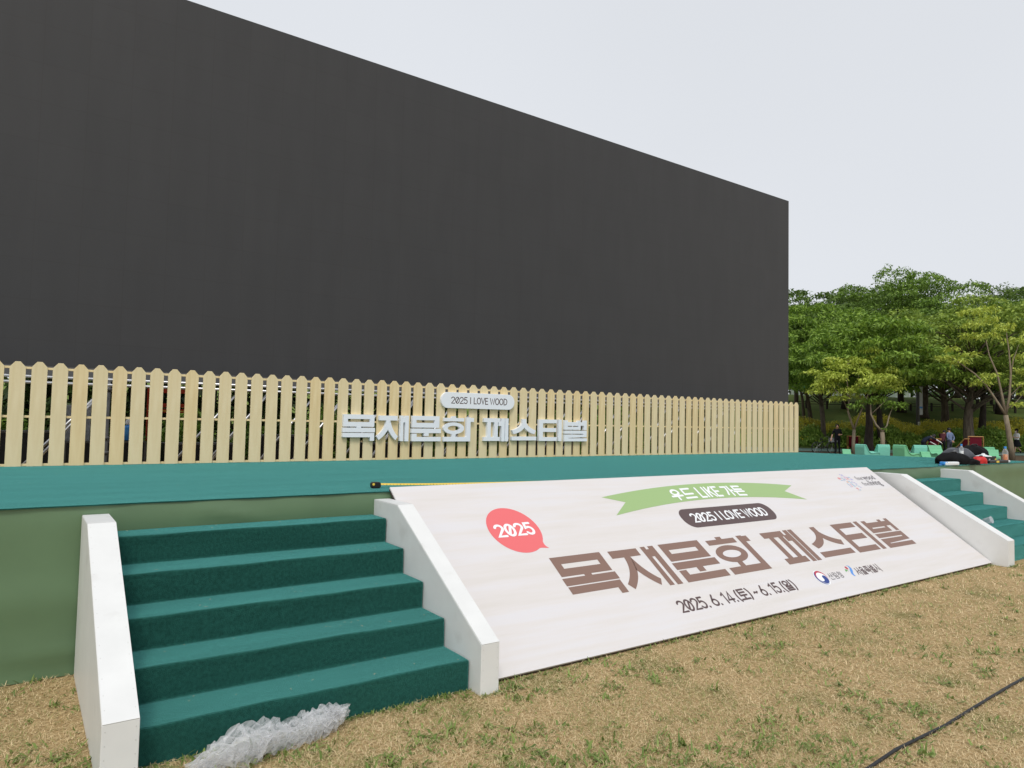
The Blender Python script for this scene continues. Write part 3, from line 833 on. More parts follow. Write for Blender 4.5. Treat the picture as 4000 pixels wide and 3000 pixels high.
for z0, z1 in ((.0,.025),(.498,.522),(1.0,1.024)):
    mb = MB(); a, b = FX0-.4, FX0+75*FS+.05
    mb.prism([(a-6,fy(a)+.0195),(b-6,fy(b)+.0195),(b-6,fy(b)+.045),(a-6,fy(a)+.045)], lambda u,v,h: Vector((u,v,h)), z0, z1)
    obj("rail", mb, M['pine2'], fence, bevel=.002)

# --- white block letters and pill sign fixed to the pickets
wl = ["boxy", "pronged", "stepped", "round-holed", "double-posted", "arrow-like", "comb-like", "stacked"]
desc = {"목":"first of the fence sign's long word","재":"second of the fence sign's long word","문":"third of the fence sign's long word","화":"last of the fence sign's long word","페":"first of the fence sign's right word","스":"second of the fence sign's right word","티":"third of the fence sign's right word","벌":"last of the fence sign's right word"}
for s, polys, wd_ in zip(SYL, TITLE, wl):
    us = [p[0] for q in polys for p in q]; uc = (min(us)+max(us))/2
    X = lambda u: 2.411+.8205*(u-2.412)
    xc = X(uc); y0 = fy(xc)
    o_mb = MB()
    for k, q in enumerate(polys):
        o_mb.prism(q, lambda u,v,h: Vector((X(u)-xc, -h, 1.657-(v-.91)*.80-1.48)), .001, .05+.00015*(k % 5))
    o = obj("block_letter", o_mb, M['foam'])
    o.location = (xc, y0, 1.48)
    tag(o, f"white {wd_} block letter {s}, {desc[s]}", "letter", "white block letters mounted on the fence")
pill = thing("pill_sign", "white rounded sign board reading 2025 I LOVE WOOD on the fence", "sign", (4.514, fy(4.514), 1.893))
mb = MB(); mb.prism(rrect(-.64,-.115,.64,.115,.114,12), lambda u,v,h: Vector((u,-h,v)), .001, .05)
obj("sign_board", mb, M['foam'], pill, bevel=.003)
words("sign_word", "2025 | LOVE WOOD", -.475, .505, -.046, .042, .0125, lambda u,v,h: Vector((u,-h,-v)), .0512, M['darkbrown'], pill, None, .06)

# ------------------------------------------------------------------ LED screen and its scaffold
SY = 5.4
scr = thing("led_screen", "huge switched-off dark grey LED screen standing behind the fence", "screen", (5, SY, 0))
mb = MB(); mb.prism([(-14,0),(10.0,.049*2),(10.0,.3),(-14,.2)], lambda u,v,h: Vector((u,v-.04,h)), 2.125, 7.424)
obj("screen_face", mb, M['led'], scr)
mb = MB(); mb.prism([(-14,.22),(9.97,.32),(9.97,.6),(-14,.5)], lambda u,v,h: Vector((u,v-.04,h)), 2.14, 7.40)
obj("cabinet_back", mb, M['darksteel'], scr)
sc = thing("scaffold", "silver scaffold tubes carrying the screen, seen through the fence gaps", "scaffold", (5, 4.5, 0))
for z in (1.945, 2.01):
    mb = MB(); mb.tube([(-9,.05,z),(7.9,.1,z)], .018, 8); obj("horizontal_tube", mb, M['steel'], sc, smooth=True)
mb = MB(); mb.box(-9, .55, 2.05, 9.5, .75, 2.16); obj("base_beam", mb, M['darksteel'], sc)
vx = [-4.3,-2.2,-.16,1.88,3.69,5.2,6.6,8.3,10.1,11.8]
for x in vx:
    mb = MB(); mb.tube([(x-5,.35,0),(x-5,.35,2.06)], .032, 10)
    for z in (1.12,1.3,1.9): mb.tube([(x-5,.35,z-.02),(x-5,.35,z+.02)], .045, 10)
    obj("upright_pole", mb, M['darksteel'], sc, smooth=True)
dx = [-4.6,-3.0,-.99,.55,.95,1.6,2.05,2.75,3.2,3.9,4.4,5.0,5.5,6.3,6.75,7.5,8.0,8.8,9.3,10.1,10.6,11.3]
for k, x in enumerate(dx):
    mb = MB()
    mb.tube([(x-5,.02,1.0),(x-5+.83,.12,1.97)], .016, 8)
    obj("brace", mb, M['steel'], sc, smooth=True)
    if k % 2 == 0:
        mb = MB(); mb.tube([(x-5+.02,.25,.9),(x-5+.85,.25,1.97)], .016, 8); obj("brace", mb, M['steel'], sc, smooth=True)

# ------------------------------------------------------------------ foliage tools
def leaves(C, L, W, droop, spread, g, up=0.0):
    n = len(C)
    az = g.uniform(0, 2*math.pi, n); el = np.radians(g.normal(droop, spread, n))
    d = np.stack([np.cos(az)*np.cos(el), np.sin(az)*np.cos(el), np.sin(el)], 1)
    a2 = g.normal(0, .7, n)
    s = np.stack([-np.sin(az), np.cos(az), np.zeros(n)], 1)
    nn = np.cross(d, s)
    s = s*np.cos(a2)[:, None]+nn*np.sin(a2)[:, None]
    l = (L*g.uniform(.6, 1.35, n))[:, None]; wv = (W*g.uniform(.7, 1.3, n))[:, None]
    V = np.empty((n, 4, 3))
    V[:, 0] = C; V[:, 1] = C+d*l*.45+s*wv*.5; V[:, 2] = C+d*l; V[:, 2, 2] -= l[:, 0]*.12; V[:, 3] = C+d*l*.45-s*wv*.5
    return V.reshape(-1, 3)
def clump(c, r, th, n, g):
    """leaf positions over the upper shell of a lobed, flattened mound"""
    u = g.normal(size=(n, 3)); u[:, 2] = np.abs(u[:, 2])*1.1-.30; u /= np.linalg.norm(u, axis=1)[:, None]
    a = np.arctan2(u[:, 1], u[:, 0])
    wob = 1+.22*np.sin(a*3+g.uniform(0, 6))+.16*np.sin(a*5+g.uniform(0, 6))+.12*np.sin(u[:, 2]*6+g.uniform(0, 6))
    k = (g.uniform(.45, 1, n)**.5*wob)[:, None]
    return np.asarray(c)+u*np.array([r, r, th])*k

def tree(label, loc, rz, seed, h, r, h0, tr, leafm, barkm, ncl=85, per=170, L=.30, W=.12, group="trees on the far side of the path", double=False, crown_lo=None):
    g = np.random.default_rng(seed); rr = random.Random(seed)
    t = thing("broadleaf_tree", label, "tree", loc, rz, group)
    mb = MB()
    lean = Vector((rr.uniform(-.04,.04), rr.uniform(-.04,.04), 0))
    n = 9; tp = []
    for i in range(n):
        z = h*.62*i/(n-1)
        tp.append(Vector((lean.x*z+.10*math.sin(z*.9+seed), lean.y*z+.10*math.cos(z*.8+seed*2), z)))
    rad = [tr*(1.5 if i == 0 else 1.0)*(1-.72*(i/(n-1))**.9) for i in range(n)]
    mb.tube(tp, rad, 10)
    if double:
        tp2 = [Vector((.1+.16*p.z+.1*math.sin(p.z*1.3), p.y+.1, p.z*.9)) for p in tp]; mb.tube(tp2, [q*.75 for q in rad], 10)
    clo = crown_lo if crown_lo else h0+1.5
    cen = []
    k = 0
    while len(cen) < ncl and k < ncl*40:
        k += 1
        zt = rr.uniform(0, 1); zz = clo+(h-clo)*zt
        env = r*(math.sin(math.pi*min(1, (zt*.80+.20)))**.65)
        rho = env*math.sqrt(rr.uniform(.05, 1)); a = rr.uniform(0, 6.283)
        env2 = 1+.2*math.sin(a*2+seed)+.17*math.sin(a*5+seed*3); zz += rr.choice((0,0,0,.03,-.03))*h
        p = Vector((rho*env2*math.cos(a), rho*env2*math.sin(a), zz))
        if all(math.hypot((p-q).x,(p-q).y,2.3*(p-q).z) > r*(.37 if seed == 11 else .40) for q in cen): cen.append(p)
    P = []
    for i, c in enumerate(cen):
        zt = min(.98, max(.28, (c.z-.35*math.hypot(c.x, c.y)-.3)/(h*.62)))
        f = zt*(n-1); j = min(n-2, int(f)); b = tp[j].lerp(tp[j+1], f-j)
        if double and i % 2: b = tp2[j].lerp(tp2[j+1], f-j)
        mid = b.lerp(c, .5)+Vector((rr.uniform(-.3,.3), rr.uniform(-.3,.3), .12*(c-b).length))
        br = max(.02, tr*.30*(1-.5*zt))
        if i % 2 == 0 or i < 24: mb.tube([b, b.lerp(mid,.5)+Vector((0,0,.05)), mid, c], [br, br*.75, br*.5, br*.2], 6)
        cr_ = r*rr.uniform(.16, .31)
        P.append(clump(c, cr_, cr_*rr.uniform(.26,.46), int(per*rr.uniform(.8, 1.2)*(cr_/(.25*r))**2), g))
    P = np.concatenate(P)
    obj("trunk", mb, barkm, t, smooth=True)
    quads_obj("crown", leaves(P, L, W, -18, 32, g), 4, leafm, t)
    return t

# mature trees: four kinds, then copies
Tg = "tall trees on the bank beyond the path"
A = tree("tall mid-green tree whose crown tops the row, right of the screen", onhill(3520, 66), 0, 11, 12.7, 6.4, 4.4, .32, M['leaf_mid'], M['darkbark'], 92, 450, group=Tg)
Bt = tree("dark-trunked leaning tree directly beside the screen's right edge", onhill(3215, 51), .4, 23, 10.4, 4.7, 2.9, .21, M['leaf_dark'], M['bark'], 70, 430, group=Tg, double=True)
Ct = tree("broad spreading tree with the thickest grey trunk at right", onhill(3790, 48), 1.1, 37, 10.2, 5.7, 3.0, .40, M['leaf_olive'], M['bark'], 80, 450, group=Tg)
Dt = tree("stout black-trunked tree behind the left yellow-green sapling", at(3389, 43.2), 2.0, 41, 8.2, 3.9, 3.2, .30, M['leaf_dark'], M['darkbark'], 52, 360, group=Tg, crown_lo=4.3)
more = [(Bt,3165,57,1.9,1.0,"twin-stemmed tree partly hidden by the fence's right end"),
 (Dt,3445,50.5,4.1,1.0,"dark tree close behind the stout black trunk"),
 (Ct,3690,58,3.9,.95,"leaning dark-trunked tree between the lamp post and the blue-shirted man"),
 (Dt,3832,53,.9,1.1,"dark trunk just right of the thickest grey trunk"),
 (A,3300,67,2.4,.84,"mid-green tree behind the screen-side trees, lower crown"),
 (Ct,3610,64,5.2,.95,"olive tree right behind the lamp post, mid height"),
 (A,3900,66,1.0,.88,"mid-green tree high on the bank above the right sapling"),
 (Ct,4060,57,2.7,1.0,"olive spreading tree cut by the photo's right edge"),
 (A,3745,76,4.6,.76,"farthest tree peeping over the olive crowns at right"),
 (Bt,3110,64,.2,1.1,"far tree mostly hidden behind the screen's edge"),
 (A,4180,72,3.3,.92,"far dark tree at the very right above the bank"),
 (Bt,3420,74,3.0,1.1,"distant dark crown behind the tallest tree"),
 (Bt,3990,78,5.0,1.2,"distant dark crown above the right corner")]
for (src, px, D, rz, s, lab) in more:
    o = dup(src, onhill(px, D), rz, (s, s, s), lab)
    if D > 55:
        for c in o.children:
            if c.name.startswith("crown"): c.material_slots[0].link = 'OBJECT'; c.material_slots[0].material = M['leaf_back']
more2 = [(Dt,-3,15,.5,1.15,"dark tree behind the scaffold, nearest the photo's left edge"),(Bt,2.5,19,2.2,1.0,"dark tree behind the scaffold, second from left"),(Dt,7,17,1.4,1.2,"dark tree behind the scaffold, below the sign letters"),
 (Bt,13,21,3.6,.95,"dark tree behind the scaffold near the fence middle"),(Ct,19,30,.3,.8,"dark tree behind the scaffold toward the fence's right end"),(Dt,0,24,4.4,1.3,"farther dark tree behind the left scaffold"),(Ct,9,30,2.9,.9,"farther olive tree behind the sign letters"),(Dt,22,24,2.1,1.2,"farther dark tree behind the fence's right part")]
for (src, x, y, rz, s, lab) in more2: dup(src, (x, y, 0), rz, (s, s, s), lab, "trees behind the screen")

# far wood closing the view above the bank
g = np.random.default_rng(55); n = 15000
l = g.uniform(-10, 90, n); D = g.uniform(108, 118, n); top_ = 5.5+2.2*np.sin(l*.35)+1.3*np.sin(l*.9+1)
C = np.stack([CAM.x+D*math.sin(YAW)+l*math.cos(YAW), CAM.y+D*math.cos(YAW)-l*math.sin(YAW), 5+g.uniform(0,1,n)*np.maximum(2,top_)], 1)
o = quads_obj("far_wood", leaves(C, .9, .4, -10, 35, g), 4, M['leaf_deep']); tag(o, "dark far-off wood closing the view above the bank", "wood", None, "stuff")

# saplings: explicit limbs, lateral a / depth b / height z in the viewer-facing frame
def sapling(label, loc, limbs, clumps, leafm, barkm, seed, per=150, L=.22, W=.085, group=None):
    t = thing("young_tree", label, "tree", loc, -YAW, group)
    g = np.random.default_rng(seed)
    mb = MB()
    for pts, ra, rb in limbs:
        k = len(pts); mb.tube(pts, [ra+(rb-ra)*i/(k-1) for i in range(k)], 8)
    obj("trunk", mb, barkm, t, smooth=True)
    P = np.concatenate([clump(c[:3], c[3], c[3]*.4, int(per*(c[3]/.6)**1.4), g) for c in clumps])
    quads_obj("crown", leaves(P, L, W, -28, 24, g), 4, leafm, t)
    return t
rr = random.Random(77)
def crown_clumps(cx, cz, rx, rz_, n, lo, hi, ry=None):
    out = []
    while len(out) < n:
        a = rr.uniform(-1,1); b = rr.uniform(-1,1); c = rr.uniform(-1,1)
        if a*a+b*b+c*c > 1: continue
        out.append((cx+a*rx, b*(ry or rx), cz+c*rz_, rr.uniform(lo, hi)))
    return out
lim = [([(0,0,0),(-.02,0,.7),(.03,0,1.45)], .11, .085),
 ([(.03,0,1.45),(-.12,.05,1.9),(-.28,.1,2.5),(-.18,.1,3.3),(-.3,.2,4.3),(-.2,.2,5.4)], .07, .02), ([(.03,0,1.45),(.2,-.05,2.0),(.42,-.1,2.6),(.75,-.1,3.4),(1.1,0,4.3)], .06, .015),
 ([(.42,-.1,2.6),(.55,.4,3.6),(.5,.5,5.0)], .035, .012), ([(-.28,.1,2.5),(-.7,-.2,3.2),(-1.4,-.3,3.9)], .035, .012), ([(-.18,.1,3.3),(-.7,.4,4.0),(-1.3,.6,4.7)], .03, .01), ([(.75,-.1,3.4),(1.4,-.3,3.7),(2.2,-.2,3.9)], .025, .008)]
cl = crown_clumps(.15,4.4,1.9,1.25,30,.4,.75)+[(2.1,0,3.9,.6),(2.5,.1,4.2,.5),(-1.7,0,4.0,.6),(-2.0,.1,3.6,.6),(-1.2,-.2,5.3,.6),(1.5,.1,5.6,.6),(1.1,0,6.0,.5),(-.9,0,3.2,.5),(.9,0,3.1,.5),(-2.2,.2,4.7,.45)]
sapling("young yellow-green tree with forked stem beside the left mint chair", at(3336, 39.8), lim, cl, M['leaf_young'], M['palebark'], 5, group="young trees near the stage")
lim = [([(0,0,0),(.02,0,.7),(0,0,1.35)], .13, .11), ([(0,0,1.35),(-.35,0,1.75),(-.6,.05,2.3),(-.62,.05,2.9),(-.9,.1,3.3)], .07, .02), ([(0,0,1.35),(.25,0,1.7),(.45,.1,2.3),(.7,.1,2.9)], .055, .015), ([(-.6,.05,2.3),(-.2,-.2,2.8),(.1,-.2,3.1)], .03, .01)]
cl = [(-.9,0,3.0,.45),(-1.35,.1,2.75,.4),(-.3,0,3.15,.5),(.3,.1,2.95,.5),(.8,0,2.75,.45),(1.15,0,2.9,.3),(-.5,.2,3.7,.4),(.2,.1,3.6,.4),(-1.0,-.1,3.6,.4),(.1,0,1.55,.16)]
sapling("short young tree with thin low crown between the mint chairs", at(3448, 38.5), lim, cl, M['leaf_mid'], M['palebark'], 6, group="young trees near the stage")
lim = [([(0,0,0),(-.08,0,.8),(-.2,0,1.6),(-.33,0,2.4)], .15, .115), ([(-.33,0,2.4),(-.7,0,3.0),(-1.3,.1,4.0),(-1.9,.1,4.6),(-2.7,.2,5.2),(-3.3,.2,5.6)], .07, .015), ([(-.33,0,2.4),(-.5,0,3.4),(-.75,0,4.6),(-1.1,.1,5.6),(-1.25,.1,6.4)], .075, .02),
 ([(-.33,0,2.4),(-.15,-.05,3.4),(-.02,0,4.6),(-.1,0,5.8),(-.2,.05,6.9)], .075, .02), ([(-.02,0,4.6),(.2,.1,5.4),(.5,.1,6.2)], .04, .012), ([(-.15,-.05,3.4),(.5,0,4.0),(1.2,0,4.6)], .03, .01), ([(-.4,0,2.6),(.3,.1,3.1),(.8,.2,3.6)], .03, .01)]
cl = [(-2.7,.1,5.2,.55),(-3.4,.2,5.4,.5),(-2.2,0,5.6,.5),(-3.0,.2,5.9,.4),(-1.5,.1,4.1,.5),(-1.2,0,4.5,.4),(-1.25,.1,6.6,.7),(-1.9,.1,7.2,.7),(-1.1,.3,7.5,.7),(-.6,-.1,7.0,.5),(-2.3,0,6.6,.5),(-1.5,-.3,8.0,.6),(-.3,.1,7.2,.5),(.4,.1,6.4,.6),(.9,0,5.6,.6),(.6,0,4.8,.5),(1.3,.1,4.7,.6),(.2,0,3.0,.35),(.9,.1,3.6,.4),(.6,.1,4.1,.4),(-2.0,.2,7.9,.6),(1.4,.2,6.8,.6)]
sapling("tall sparse young tree with bare forking limbs at far right", at(3954, 37.4), lim, cl, M['leaf_young'], M['palebark'], 9, per=120, group="young trees near the stage")

# shrubs
def shrub(label, loc, rx, ry, rz_, leafm, seed, n, L, W, name="clipped_shrub", group="golden clipped shrubs on the bank", cat="shrub", droop=15):
    t = thing(name, label, cat, loc, -YAW, group); g = np.random.default_rng(seed)
    u = g.normal(size=(n, 3)); u /= np.linalg.norm(u, axis=1)[:, None]; u[:, 2] = np.abs(u[:, 2])
    wob = 1+.10*np.sin(u[:, 0]*5+seed)+.08*np.sin(u[:, 1]*7+seed)+.07*np.sin(u[:, 2]*9)
    P = u*np.array([rx, ry, rz_])*(wob*g.uniform(.86, 1.02, n))[:, None]
    quads_obj("foliage", leaves(P, L, W, droop, 35, g), 4, leafm, t)
    mb = MB()
    for k in range(5):
        a = k*1.3+seed; mb.tube([(0,0,0),(rx*.3*math.cos(a),ry*.3*math.sin(a),rz_*.4),(rx*.6*math.cos(a),ry*.6*math.sin(a),rz_*.75)], [.05,.035,.015], 5)
    obj("stems", mb, M['darkbark'], t)
    return t
gs = []
labs = ["behind the fence's right end","left of the young forked tree","just right of the young forked tree","behind the short young tree","left of the lamp post","right of the lamp post","behind the blue-shirted man","below the thickest trunk","left of the right sapling","right of the right sapling","at the photo's right edge"]
hp = [(3150,56,2.2,1.6,1.3),(3290,54.5,2.3,1.5,1.35),(3378,57,1.6,1.4,1.6),(3455,57,1.7,1.4,1.5),(3530,54.5,2.0,1.5,1.35),(3650,55,2.0,1.5,1.5),(3735,56.5,2.2,1.4,1.4),(3815,57,1.8,1.4,1.4),(3885,55,1.9,1.5,1.5),(3975,57,2.2,1.5,1.5),(4070,55,2.2,1.5,1.4)]
base_s = None
for i, ((px, D, a, b, c), lb) in enumerate(zip(hp, labs)):
    if base_s is None: base_s = shrub("rounded golden shrub "+lb, onhill(px, D), 2.2, 1.5, 1.4, M['leaf_gold'], 3, 5200, .13, .07)
    else: dup(base_s, onhill(px, D), -YAW+(0 if i % 2 else math.pi)+.2*i % .5, (a/2.2, b/1.5, c/1.4), "rounded golden shrub "+lb)
gsh = [(3180,51.6,"green leafy shrub at the foot of the twin-stemmed tree"),(3290,51.6,"green leafy shrub behind the man with the bicycle"),(3365,51.6,"green leafy shrub between the two young trees"),(3470,51.6,"green leafy shrub right of the short young tree"),(3545,51.6,"green leafy shrub left of the lamp post"),(3640,51.6,"green leafy shrub behind the bending person"),(3740,51.6,"green leafy shrub behind the blue-shirted man's head"),(3870,51.6,"green leafy shrub right of the thickest trunk"),(3930,51.6,"green leafy shrub behind the right sapling's stem"),(4040,51.6,"green leafy shrub behind the walking woman")]
base_g = None
for i, (px, D, lb) in enumerate(gsh):
    if base_g is None: base_g = shrub(lb, onhill(px, D), 1.5, 1.2, 1.25, M['leaf_shrub'], 8, 3600, .2, .08, "leafy_shrub", "green shrubs behind the path", droop=35)
    else: dup(base_g, onhill(px, D), i*1.7, (.8+.13*(i*7 % 5), 1, .75+.12*(i*5 % 4)), lb)
bsh = [(.6,9.2,.75),(1.6,9.8,.9),(2.9,9.4,.8),(4.4,9.9,1.0),(5.8,9.3,.85),(7.6,9.8,1.0),(9.4,9.6,.95),(11.3,10.2,1.0),(13.4,10.5,1.1),(-1.2,9.6,.8),(-2.8,9.8,.95),(15.6,12,1.1)]
base_b = None
bl_ = ["sunlit green bush behind the fence below the screen, %s" % s for s in ("under the sign's pill-shaped board","left of the sign letters","near the second dark pole","below the sign's first letter","below the sign's middle","below the sign's last letter","right of the sign letters","right of the fence middle","near the fence's right end","in the fence's leftmost gaps","past the photo's left edge","beyond the fence's last pickets")]
for (x, y, s), lb in zip(bsh, bl_):
    if base_b is None:
        base_b = shrub(lb, (x, y, 0), 1.0, .8, 1.55, M['leaf_mid'], 15, 2600, .16, .08, "green_bush", "bushes behind the scaffold", droop=20); base_b.scale = (s,s,s)
    else: dup(base_b, (x, y, 0), x*2, (s, s, s*1.0), lb)

tall_b = None  # tall bushes added; near-black leaves stand in for tree shade behind the fence
for k in range(10):
    lb = "tall dark bush added as tree shade behind the scaffold, number %s from the left" % ("one two three four five six seven eight nine ten".split()[k])
    p_ = (-6+k*3.0, 13.0+(k % 2)*.9, 0)
    if tall_b is None: tall_b = shrub(lb, p_, 2.2, 1.2, 3.4, M['leaf_deep'], 31, 5200, .26, .12, "added_shade_bush", "dark bushes added as tree shade behind the scaffold", droop=5)
    else: dup(tall_b, p_, -YAW+k*.9, (1,1,1+.12*(k % 3)), lb)
# border planting (uncountable) along the path
g = np.random.default_rng(21)
n = 26000
l = g.uniform(-2, 62, n); D = 49.8+g.uniform(0, 1, n)**1.2*6.5
Px = CAM.x+D*math.sin(YAW)+l*math.cos(YAW); Py = CAM.y+D*math.cos(YAW)-l*math.sin(YAW)
hz = np.array([hillz(d) for d in D]); hh = .30+.30*np.sin(l*1.3)*np.sin(D*1.1+l*.4)+.25
C = np.stack([Px, Py, hz+g.uniform(0, 1, n)*np.maximum(.12, hh)], 1)
o = quads_obj("border_plants", leaves(C, .34, .075, 48, 28, g), 4, M['leaf_shrub']); tag(o, "low green border plants along the far edge of the path", "plants", None, "stuff")
n = 160; l = g.uniform(10, 22, n); D = g.uniform(50, 53, n)
C = np.stack([CAM.x+D*math.sin(YAW)+l*math.cos(YAW), CAM.y+D*math.cos(YAW)-l*math.sin(YAW), g.uniform(.5, 1.0, n)], 1)
M['flower'] = mat("yellow_petals", (.75,.6,.05), .6, .2)
o = quads_obj("yellow_flowers", leaves(C, .10, .09, 0, 40, g), 4, M['flower']); tag(o, "scattered small yellow flowers among the border plants", "flowers", None, "stuff")

# rail fence, benches, tents and lamp up the slope
rf = thing("rail_fence", "low dark post and rail fence crossing the grassy bank", "fence", onhill(3600, 67), -YAW)
for i in range(19):
    mb = MB(); mb.box(-13+i*2-.07, -.07, -.2, -13+i*2+.07, .07, .75); obj("post", mb, M['darkbark'], rf)
for z in (.42, .64):
    mb = MB(); mb.bar((-13.4,.09,z), (23.4,.09,z), .06, .05); obj("rail", mb, M['darkbark'], rf)
def bench(label, px, D):
    t = thing("park_bench", label, "bench", onhill(px, D), -YAW, "benches on the bank")
    mb = MB(); mb.box(-.9,-.22,.42,.9,.22,.48); obj("seat", mb, M['darkbark'], t)
    for s in (-.7,.7):
        mb = MB(); mb.box(s-.06,-.18,-.2,s+.06,.18,.42); obj("leg", mb, M['darkbark'], t)
    mb = MB(); mb.box(-.9,.2,.65,.9,.25,.95); obj("backrest", mb, M['darkbark'], t)
    for s in (-.7,.7):
        mb = MB(); mb.box(s-.03,.255,.35,s+.03,.3,.95); obj("back_post", mb, M['darkbark'], t)
bench("dark wooden bench on the bank left of the right sapling", 3848, 71)
bench("dark wooden bench on the bank behind the right sapling", 3935, 71)
def tent(label, px, D, m, wd=3.0):
    t = thing("canopy_tent", label, "tent", onhill(px, D), -YAW, "tents far beyond the trees")
    h = wd/2
    mb = MB(); mb.add([(-h,-h,2.1),(h,-h,2.1),(h,h,2.1),(-h,h,2.1),(0,0,3.1)], [(0,1,4),(1,2,4),(2,3,4),(3,0,4)])
    mb.add([(-h,-h,1.8),(h,-h,1.8),(h,-h,2.1),(-h,-h,2.1)], [(0,1,2,3)]); obj("roof", mb, m, t)
    mb = MB(); mb.box(-h,h-.03,0,h,h,2.05); obj("back_panel", mb, M['tent'], t)
    for sx in (-1,1):
        for sy in (-1,1):
            mb = MB(); mb.box(sx*h-.04,sy*(h-.06)-.03,-.3,sx*h+.04,sy*(h-.06)+.03,2.1); obj("leg", mb, M['steel'], t)
tent("white market tent far off between the young tree's stems", 3318, 96, M['tent'])
tent("teal market tent glimpsed just right of the screen edge", 3150, 98, M['tentteal'])
tent("teal and white tent far off left of the lamp post", 3490, 95, M['tentteal'])
tent("white tent far off behind the young forked tree's right stem", 3400, 100, M['tent'])
tent("pale tent far off close to the lamp post's banner", 3535, 102, M['tent'])
lp = thing("lamp_post", "dark lamp post with white and pale blue banner above the shrubs", "lamp post", onhill(3587, 55), -YAW)
mb = MB(); mb.tube([(0,0,-.2),(0,0,6.0)], [.15,.10], 10); obj("pole", mb, M['darksteel'], lp, smooth=True)
mb = MB(); mb.tube([(0,0,6.0),(0,0,6.15),(0,0,6.35)], [.12,.25,.08], 10); obj("lamp_head", mb, M['darksteel'], lp, smooth=True)
mb = MB(); mb.box(.12,-.015,2.1,.38,.015,4.4); obj("banner", mb, M['tent'], lp)
mb = MB(); mb.box(.13,-.019,2.6,.37,-.0155,2.75); obj("banner_stripe", mb, M['blue'], lp)
mb = MB(); mb.box(-.10,-.18,1.25,.10,-.152,1.55); obj("notice_plate", mb, M['tent'], lp)

# ------------------------------------------------------------------ seats beside the stage
def lounge(label, px, D, rz, m, s=1.0, first=[None]):
    t = thing("lounge_chair", label, "chair", at(px, D), rz, "moulded lounge chairs on the grass")
    prof = [(.02,.0),(.0,.20),(-.02,.66),(.0,.78),(.05,.81),(.11,.78),(.17,.66),(.26,.50),(.36,.425),(.48,.415),(.62,.45),(.76,.46),(.86,.42),(.88,.34),(.88,.0)]
    th = .035
    mb = MB()
    pl = [Vector(p) for p in prof]; k = len(pl); inn = []
    for i, p in enumerate(pl):
        d = (pl[min(i+1,k-1)]-pl[max(i-1,0)]).normalized(); inn.append(p-Vector((-d.y, d.x))*th)
    for i in range(k-1):
        mb.prism([pl[i], pl[i+1], inn[i+1], inn[i]], lambda u,v,h: Vector((h,u-.4,v)), -.31, .31)
    obj("shell", mb, m, t, bevel=.008)
    mb = MB()
    for sx in (-.27,.27):
        poly = [(.05,0)]+[(p.x,p.y) for p in inn[1:-1]]+[(.83,0)]
        c = (.4,.12)
        mb.prism(poly, lambda u,v,h: Vector((h,u-.4,v)), sx-.012, sx+.012)
    obj("side_panel", mb, m, t)
    t.scale = (s, s, s)
    return t
V0 = -YAW
lounge("light green low chair, leftmost, peeping over the stage edge", 3312, 34.5, V0+math.pi*.95, M['mint'], .62)
lounge("aqua chair in side view between the two young trees", 3388, 33.0, V0-math.pi*.42, M['aqua'])
lounge("aqua chair seen from the back left of the short young tree", 3432, 33.5, V0+.15, M['aqua'])
lounge("mint green chair in side view, right of the short young tree", 3540, 31.8, V0-math.pi*.40, M['mint'], 1.05)
lounge("aqua green chair seen from behind beside the bending person", 3576, 33.2, V0+.05, M['aqua'], 1.02)
lounge("low light green chair just left of the black bags", 3623, 32.5, V0+math.pi*.98, M['mint'], .66)
lounge("light green chair in front of the blue-shirted man", 3666, 33.5, V0+math.pi, M['mint'])
lounge("green chair half hidden behind the right pile of bags", 3840, 34.5, V0+.2, M['mint'], .95)
lounge("mint chair with rounded back right of the bags", 3878, 33.5, V0+math.pi*.85, M['mint'], .82)

def deckchair(label, px, D, rz, z=0.0, lean=0.0):
    t = thing("deck_chair", label, "deck chair", at(px, D, z), rz, "maroon deck chairs")
    if lean: t.rotation_euler = (lean, 0, rz)
    w2 = .34
    a0, a1 = (-.45,.03), (.50,1.05)      # back frame, y/z
    b0, b1 = (.42,.03), (-.48,.42)
    mb = MB()
    for s in (-1,1): mb.bar((s*w2,a0[0],a0[1]),(s*w2,a1[0],a1[1]),.045,.03)
    for q in (0,1): 
        p = (a0,a1)[q]; mb.bar((-w2,p[0],p[1]),(w2,p[0],p[1]),.04,.04)
    obj("back_frame", mb, M['wood'], t)
    mb = MB()
    for s in (-1,1): mb.bar((s*(w2-.05),b0[0],b0[1]),(s*(w2-.05),b1[0],b1[1]),.045,.03)
    for p in (b0,b1): mb.bar((-w2+.05,p[0],p[1]),(w2-.05,p[0],p[1]),.04,.04)
    obj("seat_frame", mb, M['wood'], t)
    mb = MB(); n_ = 12; pts = []
    for i in range(n_+1):
        u = i/n_; y = a1[0]+(b1[0]-a1[0])*u; z_ = a1[1]+(b1[1]-a1[1])*u-.30*math.sin(math.pi*u)**1.2
        pts.append((y, z_))
    for i in range(n_): mb.prism([(pts[i][0],pts[i][1]),(pts[i+1][0],pts[i+1][1]),(pts[i+1][0],pts[i+1][1]-.008),(pts[i][0],pts[i][1]-.008)], lambda u,v,h: Vector((h,u,v)), -w2+.07, w2-.07)
    obj("canvas", mb, M['maroon'], t, smooth=False)
    return t
deckchair("maroon deck chair behind the young forked tree's trunk", 3335, 42.3, V0+math.pi*.86)
deckchair("maroon deck chair held by the bending person", 3632, 38.6, V0+math.pi)
deckchair("maroon deck chair left of the upright frame, behind the black bag", 3748, 41, V0+math.pi*1.15)
deckchair("deck chair frame tilted upright with maroon canvas, rightmost", 3812, 38.0, V0+math.pi*.8, .05, R(28))

